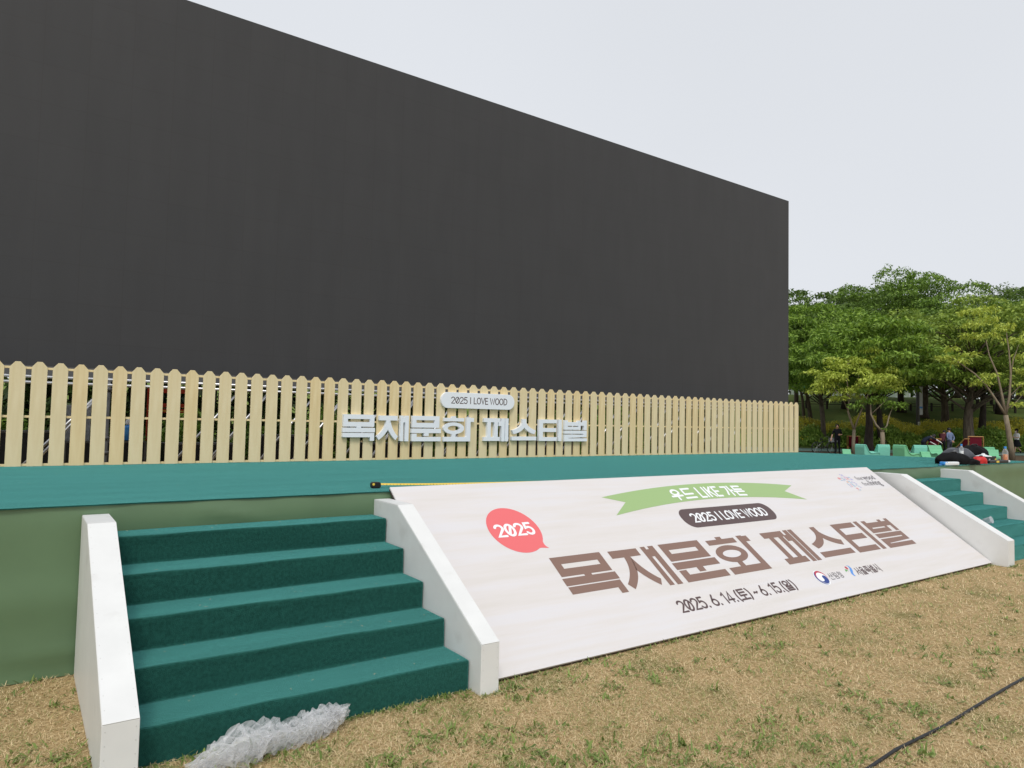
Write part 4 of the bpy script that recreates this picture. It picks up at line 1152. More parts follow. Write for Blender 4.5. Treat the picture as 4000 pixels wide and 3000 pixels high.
# ------------------------------------------------------------------ people
SK = {}
def person(label, px, D, rz, J, mats, hgt=1.7, hair='short', extras=None, z=0.0):
    """J: overrides of joint positions; mats: bone group -> material"""
    t = thing("person", label, "person", at(px, D, z), rz)
    B = dict(pelvis=(0,0,.95), belly=(0,0,1.10), chest=(0,0,1.28), neck=(0,0,1.44), chin=(0,.02,1.52), head=(0,.015,1.60), crown=(0,.0,1.66), nose=(0,.12,1.575),
             shL=(-.17,0,1.39), elL=(-.22,0,1.12), wrL=(-.23,.06,.88), shR=(.17,0,1.39), elR=(.22,0,1.12), wrR=(.23,.06,.88),
             hpL=(-.09,0,.90), knL=(-.10,.02,.50), anL=(-.10,-.02,.09), toL=(-.11,.15,.035), hpR=(.09,0,.90), knR=(.10,.02,.50), anR=(.10,-.02,.09), toR=(.11,.15,.035))
    B.update(J)
    rad = dict(pelvis=.135, belly=.125, chest=.145, neck=.058, chin=.062, head=.088, crown=.06, nose=.014, shL=.062, elL=.045, wrL=.028, shR=.062, elR=.045, wrR=.028, hpL=.095, knL=.06, anL=.042, toL=.034, hpR=.095, knR=.06, anR=.042, toR=.034)
    E = [('pelvis','belly','top'),('belly','chest','top'),('chest','neck','top'),('neck','chin','skin'),('chin','head','skin'),('head','crown','skin'),('head','nose','skin'),
         ('chest','shL','top'),('shL','elL','slv'),('elL','wrL','arm'),('chest','shR','top'),('shR','elR','slv'),('elR','wrR','arm'),
         ('pelvis','hpL','leg'),('hpL','knL','leg'),('knL','anL','leg2'),('anL','toL','shoe'),('pelvis','hpR','leg'),('hpR','knR','leg'),('knR','anR','leg2'),('anR','toR','shoe')]
    for s in 'LR':
        wv = Vector(B['wr'+s]); d = (wv-Vector(B['el'+s])).normalized()
        sd_ = d.cross(Vector((0,1,0)))
        if sd_.length < .2: sd_ = d.cross(Vector((1,0,0)))
        sd_.normalize(); up_ = sd_.cross(d)
        B['pm'+s] = tuple(wv+d*.07); rad['pm'+s] = .032; E.append(('wr'+s,'pm'+s,'hand'))
        for k, (off, ln) in enumerate(((-.027,.065),(-.009,.082),(.009,.076),(.027,.058))):
            a = wv+d*.10+sd_*off; b = a+d*ln*.55-up_*.012; c = b+d*ln*.35-up_*.03
            for nm, q, r_ in (('a',a,.0095),('b',b,.009),('c',c,.0075)):
                B[f'f{k}{nm}{s}'] = tuple(q); rad[f'f{k}{nm}{s}'] = r_
            E += [('pm'+s,f'f{k}a{s}','hand'),(f'f{k}a{s}',f'f{k}b{s}','hand'),(f'f{k}b{s}',f'f{k}c{s}','hand')]
        th_ = 1 if s == 'L' else -1
        a = wv+d*.05+sd_*.035*th_-up_*.01; b = a+d*.04+sd_*.02*th_-up_*.015
        B['ta'+s] = tuple(a); B['tb'+s] = tuple(b); rad['ta'+s] = .011; rad['tb'+s] = .009
        E += [('pm'+s,'ta'+s,'hand'),('ta'+s,'tb'+s,'hand')]
    names = list(B); ix = {n_: i for i, n_ in enumerate(names)}
    me = bpy.data.meshes.new("body"); me.from_pydata([B[n_] for n_ in names], [(ix[a], ix[b]) for a, b, _ in E], [])
    o = bpy.data.objects.new("body", me); col.objects.link(o)
    o.modifiers.new("skin", 'SKIN'); sb = o.modifiers.new("sub", 'SUBSURF'); sb.levels = 1; sb.render_levels = 1
    for n_, i in ix.items():
        sv = me.skin_vertices[0].data[i]; sv.radius = (rad[n_], rad[n_]); sv.use_root = (n_ == 'pelvis')
    bpy.context.view_layer.update()
    m2 = bpy.data.meshes.new_from_object(o.evaluated_get(bpy.context.evaluated_depsgraph_get()))
    groups = list(mats)
    for k in groups: m2.materials.append(mats[k])
    seg = [(np.array(B[a]), np.array(B[b]), groups.index(gq), rad[a], rad[b]) for a, b, gq in E]
    mi = []
    for p in m2.polygons:
        c = np.array(p.center); best = None
        for a, b, gi, ra, rb in seg:
            ab = b-a; q = min(1, max(0, np.dot(c-a, ab)/max(1e-9, ab@ab))); d_ = np.linalg.norm(c-a-ab*q)/(ra+(rb-ra)*q)
            if best is None or d_ < best[0]: best = (d_, gi)
        mi.append(best[1])
    m2.polygons.foreach_set("material_index", mi); m2.polygons.foreach_set("use_smooth", [True]*len(mi))
    o.modifiers.clear(); o.data = m2; bpy.data.meshes.remove(me); o.parent = t
    # hair cap, eyes
    hd = Vector(B['head']); cr = Vector(B['crown']); ax = (cr-Vector(B['chin'])).normalized(); fw = (Vector(B['nose'])-hd); fw = (fw-ax*fw.dot(ax)).normalized(); sx = fw.cross(ax)
    mb = MB(); nu, nv = 12, 8
    low = -.55 if hair == 'short' else -1.5
    for j in range(nv+1):
        for i in range(nu):
            a = 2*math.pi*i/nu; el = 1.57-(1.57-(low if math.cos(a) < .1 else .35))*j/nv
            rr_ = .108 if el > -.6 else .108
            zz = math.sin(max(el, -1.57)); c_ = math.cos(el) if el > -.6 else .83
            if el <= -.6: zz = -.56+(el+.6)*1.1
            mb.v.append(tuple(hd+ax*(.02+zz*.112)+(fw*math.cos(a)*.98-fw*.08+sx*math.sin(a)*.9)*rr_*c_))
    for j in range(nv):
        for i in range(nu): mb.f.append((j*nu+i, j*nu+(i+1) % nu, (j+1)*nu+(i+1) % nu, (j+1)*nu+i)); mb.m.append(0)
    obj("hair", mb, M['hair'], t, smooth=True)
    for s in (-1, 1):
        mb = MB(); c = hd+fw*.088+sx*.032*s+ax*.005
        mb.lathe([(.001,-.008),(.008,-.004),(.009,0),(.008,.004),(.001,.008)], 8, c); obj("eye", mb, M['hair'], t, smooth=True)
    mb = MB(); c = hd+fw*.086-ax*.055; mb.bar(c-sx*.022, c+sx*.022, .010, .010); obj("mouth", mb, M['cl_maroon'], t)
    t.scale = (hgt/1.7,)*3
    return t
def cl(top, slv, arm, leg, shoe, hand=None, leg2=None): return dict(top=top, slv=slv, arm=arm, leg=leg, leg2=leg2 or leg, shoe=shoe, hand=hand or M['skin'], skin=M['skin'])
K = M
# 1 man with bicycle, facing the viewer and looking down at his phone
person("man in black short-sleeved shirt and trousers beside a bicycle, holding phone", 3272, 40.6, V0+math.pi*.93,
  dict(head=(0.01,.05,1.60), chin=(0,.05,1.52), nose=(.03,.15,1.56), crown=(0,.04,1.67), elL=(-.25,-.02,1.13), wrL=(-.10,.22,1.12), elR=(.26,.0,1.12), wrR=(.33,.10,.90), anL=(-.12,0,.09), anR=(.12,0,.09)),
  cl(K['cl_black'],K['cl_black'],K['skin'],K['cl_black'],K['cl_black']), 1.72)
# 2 bending person
person("person bending forward in navy top with white arm covers and black trousers", 3612, 37.6, V0-math.pi*.55,
  dict(pelvis=(0,-.08,.90), belly=(0,.02,1.03), chest=(0,.18,1.13), neck=(0,.32,1.20), chin=(0,.40,1.20), head=(0,.46,1.22), crown=(0,.50,1.25), nose=(0,.50,1.11),
   shL=(-.17,.22,1.16), elL=(-.2,.34,.92), wrL=(-.16,.55,.80), shR=(.17,.22,1.16), elR=(.24,.50,1.04), wrR=(.18,.72,.92), hpL=(-.09,-.08,.86), hpR=(.09,-.08,.86), knL=(-.1,.0,.48), knR=(.1,.05,.48)),
  cl(K['cl_navy'],K['cl_navy'],K['cl_white'],K['cl_black'],K['cl_black'],K['cl_white']), 1.66, 'long')
# 3 blue shirt, back to the viewer, hands behind
person("man in blue shirt with hands clasped behind his back", 3710, 39.0, V0+.35,
  dict(elL=(-.27,-.08,1.13), wrL=(-.06,-.17,.98), elR=(.27,-.08,1.13), wrR=(.03,-.18,.96), head=(.02,.06,1.59), chin=(.01,.04,1.51), crown=(.02,.05,1.66), nose=(.05,.16,1.57)),
  cl(K['cl_blue'],K['cl_blue'],K['cl_blue'],K['cl_grey'],K['cl_black']), 1.66)
# 4 behind him, leaning
person("person in maroon top leaning forward beside the blue-shirted man", 3682, 39.9, V0-.9,
  dict(belly=(0,.03,1.09), chest=(0,.10,1.24), neck=(0,.19,1.36), chin=(0,.26,1.41), head=(0,.30,1.46), crown=(0,.31,1.53), nose=(0,.41,1.42), shL=(-.17,.11,1.32), shR=(.17,.11,1.32), elL=(-.2,.22,1.08), wrL=(-.1,.46,1.0), elR=(.2,.22,1.08), wrR=(.1,.46,1.0)),
  cl(K['cl_maroon'],K['cl_maroon'],K['skin'],K['cl_black'],K['cl_black']), 1.64)
# 5 walking woman with mask
wm = person("walking person in white top, black skirt, cap and face mask", 3972, 47.5, V0+math.pi*.55,
  dict(elL=(-.22,.02,1.13), wrL=(-.10,.26,1.16), elR=(.22,.02,1.13), wrR=(.10,.28,1.18), knL=(-.1,.20,.52), anL=(-.1,.28,.12), toL=(-.1,.44,.05), knR=(.1,-.08,.50), anR=(.1,-.40,.22), toR=(.1,-.36,.06)),
  cl(K['cl_white'],K['cl_white'],K['skin'],K['cl_black'],K['cl_black'],None,K['skin']), 1.64, 'long')
mb = MB(); mb.lathe([(.15,1.0),(.18,.9),(.24,.7),(.29,.52),(.285,.50),(.14,.95)], 18); obj("skirt", mb, K['cl_black'], wm, smooth=True)
mb = MB(); mb.lathe([(.118,1.66),(.115,1.72),(.08,1.765),(.01,1.78)], 16); mb.prism([(-.08,.08),(.08,.08),(.06,.20),(-.06,.20)], lambda u,v,h: Vector((u,v,h)), 1.655, 1.668); obj("cap", mb, K['cl_black'], wm, smooth=False)
mb = MB(); mb.prism([(-.06,.075),(.06,.075),(.05,.105),(0,.125),(-.05,.105)], lambda u,v,h: Vector((u,v,h)), 1.50, 1.575); obj("face_mask", mb, K['cl_white'], wm)

# bicycle
bk = thing("bicycle", "black bicycle with grey basket beside the man in black", "bicycle", at(3222, 41.0), V0+.25)
for x in (-.52, .52):
    c = [(x+.33*math.cos(2*math.pi*i/28), 0, .34+.33*math.sin(2*math.pi*i/28)) for i in range(28)]
    mb = MB(); mb.tube(c, .022, 6, closed=True); wh = obj("wheel", mb, M['rubber'], bk, smooth=True)
    mb = MB()
    for i in range(9):
        a = i*2*math.pi/9; mb.tube([(x,0,.34),(x+.31*math.cos(a),0,.34+.31*math.sin(a))], .003, 4)
    mb.tube([(x,-.05,.34),(x,.05,.34)], .02, 8); obj("spokes", mb, M['steel'], wh)
mb = MB()
for p, q in (((-.52,0,.34),(-.05,0,.30)),((-.05,0,.30),(-.18,0,.78)),((-.18,0,.70),(-.52,0,.34)),((-.05,0,.30),(.36,0,.72)),((-.17,0,.70),(.34,0,.80)),((.52,0,.34),(.33,0,.92))): mb.tube([p,q], .016, 6)
obj("frame", mb, M['black'], bk)
mb = MB(); mb.tube([(.28,-.28,.98),(.33,-.12,1.0),(.34,0,.92),(.33,.12,1.0),(.28,.28,.98)], .012, 6); obj("handlebar", mb, M['darksteel'], bk)
mb = MB(); mb.lathe([(.02,-.03),(.09,-.01),(.10,.03),(.04,.05)], 12, (-.2,0,.83)); obj("saddle", mb, M['black'], bk, smooth=True)
mb = MB(); mb.prism([(.42,-.16),(.74,-.18),(.74,.18),(.42,.16)], lambda u,v,h: Vector((u,v,h)), .68, .93); obj("basket", mb, M['cardgrey'], bk)

# ------------------------------------------------------------------ things lying on the stage
def lumpy(rx, ry, rz_, seed, nu=40, nv=18, amp=.12, flat=.25):
    g_ = random.Random(seed); ph = [g_.uniform(0,6.28) for _ in range(10)]
    mb = MB()
    for j in range(nv+1):
        th = math.pi*j/nv
        for i in range(nu):
            a = 2*math.pi*i/nu
            k = 1+amp*(.5*math.sin(3*a+ph[0]+2*th)+.35*math.sin(5*a+ph[1]-3*th)+.3*math.sin(9*a+ph[2]+5*th)+.2*math.sin(14*a+7*th+ph[3])+.35*math.sin(2*th*3+ph[4]))
            sp = lambda c, e: math.copysign(abs(c)**e, c)
            x = rx*k*sp(math.cos(a),.8)*math.sin(th)**.7; y = ry*k*sp(math.sin(a),.8)*math.sin(th)**.7; z = rz_*(1+amp*.7*math.sin(4*a+ph[5])*math.sin(th))*math.cos(th)
            z = max(z, -rz_*flat)+rz_*flat
            mb.v.append((x,y,z))
    for j in range(nv):
        for i in range(nu): mb.f.append((j*nu+i, j*nu+(i+1)%nu, (j+1)*nu+(i+1)%nu, (j+1)*nu+i)); mb.m.append(0)
    return mb
def bag(label, loc, rz, dims, seed, m, name="cloth_bag"):
    t = thing(name, label, "bag", loc, rz, "bags lying on the stage corner")
    obj("bag_body", lumpy(*dims, seed), m, t, smooth=True)
    mb = MB(); rx, ry, rz_ = dims
    mb.tube([(-rx*.3,-ry*.2,rz_*1.15),(-rx*.12,-ry*.3,rz_*1.32),(rx*.12,-ry*.3,rz_*1.33),(rx*.32,-ry*.2,rz_*1.1)], .012, 6); obj("strap", mb, M['black'], t, smooth=True)
    return t
Z0 = H+.001
bag("large black bag with rounded end at the left of the pile", (11.60,.20,Z0), -.62, (.26,.15,.15), 4, M['bagcloth'])
bag("dark grey puffy bag behind the large black bag", (12.55,.50,Z0), -.6, (.26,.17,.20), 9, M['greybag'])
bag("black crumpled jacket-like bag at the back right of the pile", (13.25,.55,Z0), -.5, (.27,.18,.23), 14, M['bagcloth'])
bag("flat black bag edge under the white packet", (11.80,.0,Z0), -.62, (.15,.06,.075), 19, M['bagcloth'])
bag("small bright red cloth pouch on the stage corner", (12.38,.09,Z0), -.5, (.115,.08,.10), 24, M['red'])
bottle_prof = [(.030,0),(.033,.006),(.033,.13),(.031,.15),(.018,.185),(.0135,.19),(.0135,.205)]
wb = thing("water_bottle", "clear water bottle with blue cap among the black bags", "bottle", (12.14,.28,H+.10))
mb = MB(); mb.lathe(bottle_prof, 18); obj("bottle_body", mb, M['clear'], wb, smooth=True)
mb = MB(); mb.lathe([(.016,.196),(.0165,.2),(.0165,.222),(.014,.225)], 16); obj("cap", mb, M['blue'], wb)
mb = MB(); mb.lathe([(.0335,.06),(.0335,.11)], 18); obj("label_band", mb, M['pwhite'], wb)
jb = thing("juice_bottle", "orange drink bottle with blue cap at the stage's right end", "bottle", (13.50,.12,Z0))
k = 1.25
mb = MB(); mb.lathe([(r_*k*1.15, z_*k) for r_, z_ in bottle_prof], 18); obj("bottle_body", mb, M['clear'], jb, smooth=True)
mb = MB(); mb.lathe([(.030*k*1.1,.004),(.0315*k*1.1,.01),(.0315*k*1.1,.11*k),(.02,.115*k)], 18); obj("drink", mb, M['juice'], jb, smooth=True)
mb = MB(); mb.lathe([(.017*k,.196*k),(.0175*k,.2*k),(.0175*k,.222*k),(.014*k,.225*k)], 16); obj("cap", mb, M['blue'], jb)
pk = thing("tissue_packet", "white and blue soft packet lying on the stage edge", "packet", (11.13,.03,Z0), -.12)
mb = MB(); mb.prism([(-.2,-.05),(.17,-.05),(.2,0),(.17,.05),(-.2,.05)], lambda u,v,h: Vector((u,v,h)), 0, .055); obj("packet_body", mb, M['tent'], pk, bevel=.015)
mb = MB(); mb.prism([(-.23,-.035),(-.14,-.051),(-.14,.051),(-.23,.035)], lambda u,v,h: Vector((u,v,h)), .012, .058); obj("blue_end", mb, M['blue'], pk, bevel=.01)
bp_ = thing("blue_pen", "pale blue pen lying left of the soft packet", "pen", (10.93,.05,Z0), -.3)
mb = MB(); mb.tube([(-.08,0,.008),(.06,0,.008),(.08,0,.008)], [.007,.007,.002], 8); obj("barrel", mb, M['pblue'], bp_)
mb = MB(); mb.tube([(-.10,0,.008),(-.081,0,.008)], .008, 8); obj("cap", mb, M['pnavy'], bp_)
cu2 = thing("plastic_cup", "clear lidded plastic cup beside the red pouch", "cup", (11.72,-.02+.08,Z0))
mb = MB(); mb.lathe([(.035,0),(.042,.08),(.045,.11)], 18); obj("cup_body", mb, M['clear'], cu2, smooth=True)
mb = MB(); mb.lathe([(.047,.108),(.047,.118),(.038,.135),(.02,.142)], 18); obj("lid", mb, M['tent'], cu2, smooth=True)
tb = thing("tool_case", "long open black tool case with yellow latch on the stage edge", "tool case", (12.93,.09,Z0), -.03)
mb = MB(); mb.box(-.36,-.09,0,.36,.09,.05); obj("case_base", mb, M['black'], tb, bevel=.01)
mb = MB(); mb.box(-.34,.095,.02,.34,.12,.11); obj("case_lid", mb, M['black'], tb, bevel=.008)
mb = MB(); mb.box(-.12,-.094,.012,-.02,-.0905,.045); obj("latch", mb, M['yellow'], tb)
for x, m in ((-.15,M['steel']),(.08,M['yellow']),(.22,M['darksteel'])):
    mb = MB(); mb.tube([(x-.06,-.02,.062),(x+.07,.03,.062)], .012, 8); obj("tool", mb, m, tb)
fl = thing("food_tray", "small white lidded food tray on top of the tool case", "tray", (12.95,.26,Z0))
mb = MB(); mb.prism(rrect(-.10,-.07,.10,.07,.03,5), lambda u,v,h: Vector((u,v,h)), 0, .10); obj("tray_body", mb, M['cardgrey'], fl, bevel=.006)
mb = MB(); mb.lathe([(.13,.102),(.13,.112),(.07,.125),(.03,.14),(.025,.155),(.01,.16)], 18); obj("lid", mb, M['tent'], fl, smooth=True)
sn = thing("snack_packet", "pink and white snack packet at the stage's right corner", "packet", (13.36,.07,Z0), .15)
mb = MB(); mb.prism([(-.14,-.05),(.14,-.05),(.15,.06),(-.13,.06)], lambda u,v,h: Vector((u,v,h)), 0, .04); obj("packet_body", mb, M['tent'], sn, bevel=.012)
mb = MB(); mb.prism([(-.1,-.03),(.1,-.03),(.11,.03),(-.09,.03)], lambda u,v,h: Vector((u,v,h)), .0405, .043); obj("print_panel", mb, M['ppink'], sn)
# clear cup lying on the far stairs
lc = thing("clear_cup", "empty clear plastic cup tipped over on the far stairs", "cup", (9.70,-1.03,.3565))
Mx = Matrix.Rotation(R(70), 4, 'X') @ Matrix.Rotation(.5, 4, 'Z')
mb = MB(); mb.lathe([(.03,-.05),(.035,-.045),(.045,.05),(.047,.055),(.043,.053),(.034,-.04)], 18, (0,0,.05), 0, Mx); obj("cup_body", mb, M['clear'], lc, smooth=True)
mb = MB(); mb.lathe([(.0475,.05),(.0475,.058),(.046,.058)], 18, (0,0,.05), 0, Mx); obj("rim", mb, M['clear'], lc, smooth=True)

# tape measure on the stage edge
tm = thing("tape_measure", "black tape measure with yellow blade pulled out along the ramp top", "tape measure", (1.375,.235,Z0), -.085)
mb = MB(); mb.prism(rrect(-.045,0,.035,.050,.018,6), lambda u,v,h: Vector((u,h,v)), -.024, .024); obj("case", mb, M['black'], tm, bevel=.006)
mb = MB(); mb.prism(rrect(-.04,.024,-.02,.044,.008,4), lambda u,v,h: Vector((u,h,v)), -.0265, -.0245); obj("badge", mb, M['yellow'], tm)
mb = MB()
for i in range(24):
    x0 = .04+i*.11; x1 = x0+.11; za = .022*math.exp(-i/5)+.003; zb = .022*math.exp(-(i+1)/5)+.003
    mb.add([(x0,-.008,za),(x1,-.008,zb),(x1,-.002,zb+.006),(x0,-.002,za+.006),(x1,.007,zb+.013),(x0,.007,za+.013)], [(0,1,2,3),(3,2,4,5)])
bl2 = obj("blade", mb, M['yellow'], tm)
mb = MB()
for i in range(60):
    x = .06+i*.03; k_ = (x-.04)/.11; z_ = .022*math.exp(-k_/5)+.0075
    mb.bar((x,-.0092,z_-.0045),(x,-.0045 if i % 5 else -.003,z_+.003 if i % 5 else z_+.0055),.003,.0012, 1 if i % 10 == 0 else 0)
obj("blade_marks", mb, [M['black'], M['pred']], bl2)

# loose bits of straw and paper on carpet
g = np.random.default_rng(99)
pts = []
for k in range(90): pts.append((g.uniform(-1.5, 12), g.uniform(.15, 3.3), H+.002))
for k in range(46):
    s = g.integers(0, 5); pts.append((g.uniform(-.5, 1.2), -.2549-TREAD*s+g.uniform(.03,.27), H-RISE*(s+1)+.004))
V = []
for (x, y, z) in pts:
    a = g.uniform(0, 6.28); L_ = g.uniform(.008, .032); w_ = .0022
    d = np.array([math.cos(a), math.sin(a), 0]); s = np.array([-d[1], d[0], 0])*w_; c = np.array([x, y, z]); m_ = c+d*L_*.5+s*g.uniform(-2,2)+np.array([0,0,.003])
    V += [c-s*.6, m_-s, c+d*L_, m_+s]
M['straw'] = mat("dry_straw", (.66,.58,.38), .8, .2)
o = quads_obj("straw_bits", np.array(V), 4, M['straw']); tag(o, "scattered dry straw bits on the teal carpet", "litter", None, "stuff")

# ------------------------------------------------------------------ things behind the fence
def flightcase(label, x, y, wd, h, dd=.6):
    t = thing("flight_case", label, "case", (x, y, 0), 0, "black equipment cases behind the scaffold")
    mb = MB(); mb.box(-wd/2,-dd/2,.1,wd/2,dd/2,h); obj("case_body", mb, M['black'], t, bevel=.01)
    mb = MB()
    for sx in (-1,1):
        mb.box(sx*wd/2-.015,-dd/2-.006,.1,sx*wd/2+.015,-dd/2-.0005,h)
    mb.box(-wd/2-.005,-dd/2-.008,h-.02,wd/2+.005,-dd/2-.0008,h+.006); mb.box(-wd/2,-dd/2,h+.002,wd/2,dd/2,h+.007)
    obj("edge_trim", mb, M['darksteel'], t)
    for sx in (-1,1):
        for sy in (-1,1):
            mb = MB(); mb.tube([(sx*(wd/2-.1)-.02,sy*(dd/2-.1),.05),(sx*(wd/2-.1)+.02,sy*(dd/2-.1),.05)], .05, 10); obj("castor", mb, M['rubber'], t)
    return t
fc = flightcase("black equipment case with small print in the leftmost fence gaps", -.95, 7.9, .9, 1.30)
flightcase("black equipment case carrying the blue water jug behind the fence", .1, 7.9, 1.1, 1.15)
flightcase("black equipment case right of the blue water jug, behind the fence", 1.5, 7.9, 1.1, 1.11)
flightcase("black equipment case left of the sign letters, behind the fence", 3.1, 8.0, 1.2, 1.25)
flightcase("black equipment case below the sign's middle, behind the fence", 5.2, 8.0, 1.3, 1.1)
flightcase("black equipment case behind the fence right of the sign letters", 9.2, 8.2, 1.4, 1.15)
mb = MB(); lettering(mb, "E D I", -.12, .06, .0, .05, .008, lambda u,v,h: Vector((u,-h,.80-v)), .3012, gap=.1)
# the small light print on the left case reads as tiny marks only
obj("small_print", mb, M['cardgrey'], fc)
wj = thing("water_jug", "bright blue water jug standing on a black case behind the fence", "jug", (.44,7.8,1.163))
mb = MB(); mb.lathe([(.09,0),(.11,.01),(.11,.19),(.09,.23),(.05,.25)], 18); obj("jug_body", mb, M['blue'], wj, smooth=True)
mb = MB(); mb.lathe([(.06,.252),(.07,.28),(.06,.33),(.02,.35)], 16); obj("lid", mb, M['tent'], wj, smooth=True)
rc = thing("red_rack", "red metal rack with yellow stripe glimpsed through the fence", "rack", (1.15,9.0,0))
mb = MB(); 
for z in (1.62,1.72,1.98): mb.box(-.3,-.02,z,.42,.02,z+.07)
obj("cross_bar", mb, M['redmetal'], rc)
for x in (-.28,.38):
    mb = MB(); mb.box(x-.03,.022,0,x+.03,.06,2.1); obj("upright", mb, M['redmetal'], rc)
mb = MB(); mb.box(-.3,-.024,1.645,.42,-.0205,1.66); obj("yellow_stripe", mb, M['yellow'], rc)
gp = thing("grey_panel", "speckled pale grey panel behind the fence left of the jug", "panel", (-.25,9.0,0))
mb = MB(); mb.box(-.22,-.02,.3,.22,.02,1.72); obj("panel_board", mb, M['cardgrey'], gp)
for x in (-.15,.15):
    mb = MB(); mb.box(x-.02,.022,0,x+.02,.06,1.6); obj("support", mb, M['darksteel'], gp)

# ------------------------------------------------------------------ crumpled clear film and black cable on the lawn
path = [Vector(p) for p in ((-.34,-1.66,.03),(-.27,-1.67,.05),(-.15,-1.68,.08),(-.03,-1.65,.08),(.09,-1.63,.06),(.19,-1.61,.065),(.29,-1.58,.07),(.38,-1.55,.075),(.43,-1.535,.08))]
rads = [.02,.05,.088,.082,.062,.070,.070,.055,.025]
g = random.Random(8)
def film(path, rads, seed, nl=34, na=40, amp=.3):
    """accordion-gathered film: deep folds across the bundle, smooth along each fold"""
    rr = random.Random(seed); mb = MB()
    for i in range(nl+1):
        t = i/nl*(len(path)-1); j = min(len(path)-2, int(t)); f = t-j
        c = path[j].lerp(path[j+1], f); r = rads[j]+(rads[j+1]-rads[j])*f
        d = (path[j+1]-path[j]).normalized(); x = d.cross(Vector((0,0,1))).normalized(); y = x.cross(d)
        pl = (1 if i % 2 else -1)*rr.uniform(.5, 1.1)
        hs_ = [(m_, rr.gauss(0, .58/m_**.8), rr.uniform(0, 6.28)) for m_ in (1,2,3,5,8,13)]
        hd = [(m_, rr.gauss(0, .016/m_**.4), rr.uniform(0, 6.28)) for m_ in (1,2,4,7)]
        for k in range(na):
            a = 2*math.pi*k/na
            q = 1+amp*(.6*pl+.55*sum(A_*math.sin(m_*a+p_) for m_, A_, p_ in hs_))
            p = c+(x*math.cos(a)+y*math.sin(a)*.95)*r*max(.25, q)+d*sum(A_*math.sin(m_*a+p_) for m_, A_, p_ in hd)
            p.z = max(p.z, .008)
            mb.v.append(tuple(p))
    for i in range(nl):
        for k in range(na):
            a, b, c_, d_ = i*na+k, i*na+(k+1)%na, (i+1)*na+(k+1)%na, (i+1)*na+k
            mb.f += [(a,b,c_),(a,c_,d_)] if (i+k) % 2 else [(a,b,d_),(b,c_,d_)]; mb.m += [0,0]
    return mb
pf = thing("plastic_film", "crumpled bundle of clear plastic film at the foot of the stairs", "plastic film", (0,-1.62,0))
sh = Vector((0,1.62,0))
P2 = [p+sh for p in path]
obj("film_sheet", film(P2, rads, 3, 34, 26, .42), M['film'], pf)
obj("inner_folds", film(P2, [r_*.82 for r_ in rads], 12, 40, 24, .46), M['film'], pf)
obj("inner_folds", film(P2, [r_*.5 for r_ in rads], 19, 34, 20, .5), M['film2'], pf)
cab = [(-1,-3.42),(1,-3.36),(2.0,-3.325),(2.355,-3.316),(2.639,-3.30),(2.878,-3.301),(3.192,-3.295),(3.477,-3.277),(3.808,-3.269),(4.197,-3.252),(4.441,-3.239),(5.2,-3.2),(6.5,-3.1),(9,-2.9),(13,-2.7)]
mb = MB(); mb.tube([(x, y, .013+.006*math.sin(x*5.1)) for x, y in cab], .0085, 10)
o = obj("cable", mb, M['rubber'], None, smooth=True); tag(o, "thick black rubber cable lying across the dry lawn", "cable")

# ------------------------------------------------------------------ grass
def grass_pts(n, dmin, dmax, g, pw=1.0, amin=-42, amax=46):
    """random lawn points in a fan in front of the viewer, denser close by"""
    u = g.uniform(0, 1, n); d = (dmin**(1-pw)+(dmax**(1-pw)-dmin**(1-pw))*u)**(1/(1-pw)) if pw != 1 else dmin*(dmax/dmin)**u
    a = YAW+np.radians(g.uniform(amin, amax, n))
    x = CAM.x+d*np.sin(a); y = CAM.y+d*np.cos(a)
    ok = (y < .03)
    ok &= ~((x > -.69) & (x < 1.25) & (y > -1.467)) & ~((x > -.7) & (x < -.57) & (y > -1.635)) & ~((x > 1.25) & (x < 1.39) & (y > -1.592))
    ok &= ~((x > 1.38) & (x < 8.67) & (y > -1.485)) & ~((x > 8.66) & (x < 10.87) & (y > -1.64))
    return x[ok], y[ok], d[ok]
def vnoise(x, y, s, seed):
    g_ = np.random.default_rng(seed); P = g_.uniform(0, 1, (64, 64))
    fx = x*s; fy_ = y*s; ix = np.floor(fx).astype(int); iy = np.floor(fy_).astype(int); tx = fx-ix; ty = fy_-iy
    tx = tx*tx*(3-2*tx); ty = ty*ty*(3-2*ty)
    q = lambda i, j: P[i % 64, j % 64]
    return (q(ix,iy)*(1-tx)+q(ix+1,iy)*tx)*(1-ty)+(q(ix,iy+1)*(1-tx)+q(ix+1,iy+1)*tx)*ty
def blades(x, y, L, W, el_mean, el_sd, g, curl=.35):
    n = len(x); az = g.uniform(0, 2*math.pi, n); el = np.radians(np.clip(np.abs(g.normal(el_mean, el_sd, n)), 2, 88))
    L = L*g.uniform(.5, 1.4, n); W = W*g.uniform(.7, 1.3, n)
    d = np.stack([np.cos(az)*np.cos(el), np.sin(az)*np.cos(el), np.sin(el)], 1)
    s = np.stack([-np.sin(az), np.cos(az), np.zeros(n)], 1)*W[:, None]*.5
    c = np.stack([x, y, g.uniform(0, .012, n)], 1)
    mid = c+d*L[:, None]*.55
    az2 = az+g.normal(0, .5, n); el2 = el-curl*g.uniform(0, 1.6, n)
    d2 = np.stack([np.cos(az2)*np.cos(el2), np.sin(az2)*np.cos(el2), np.sin(el2)], 1)
    tip = mid+d2*L[:, None]*.5; tip[:, 2] = np.maximum(tip[:, 2], .003)
    V = np.stack([c-s, c+s, mid+s*.8, mid-s*.8, tip], 1)
    return V.reshape(-1, 3)
g = np.random.default_rng(42)
M['dry1'] = leaf_mat("dry_blade", (.57,.44,.23), (.90,.74,.46), .2)
M['green1'] = leaf_mat("green_blade", (.17,.22,.06), (.42,.44,.16), .2)
M['weed'] = leaf_mat("weed_leaf", (.11,.18,.035), (.27,.35,.095), .2)
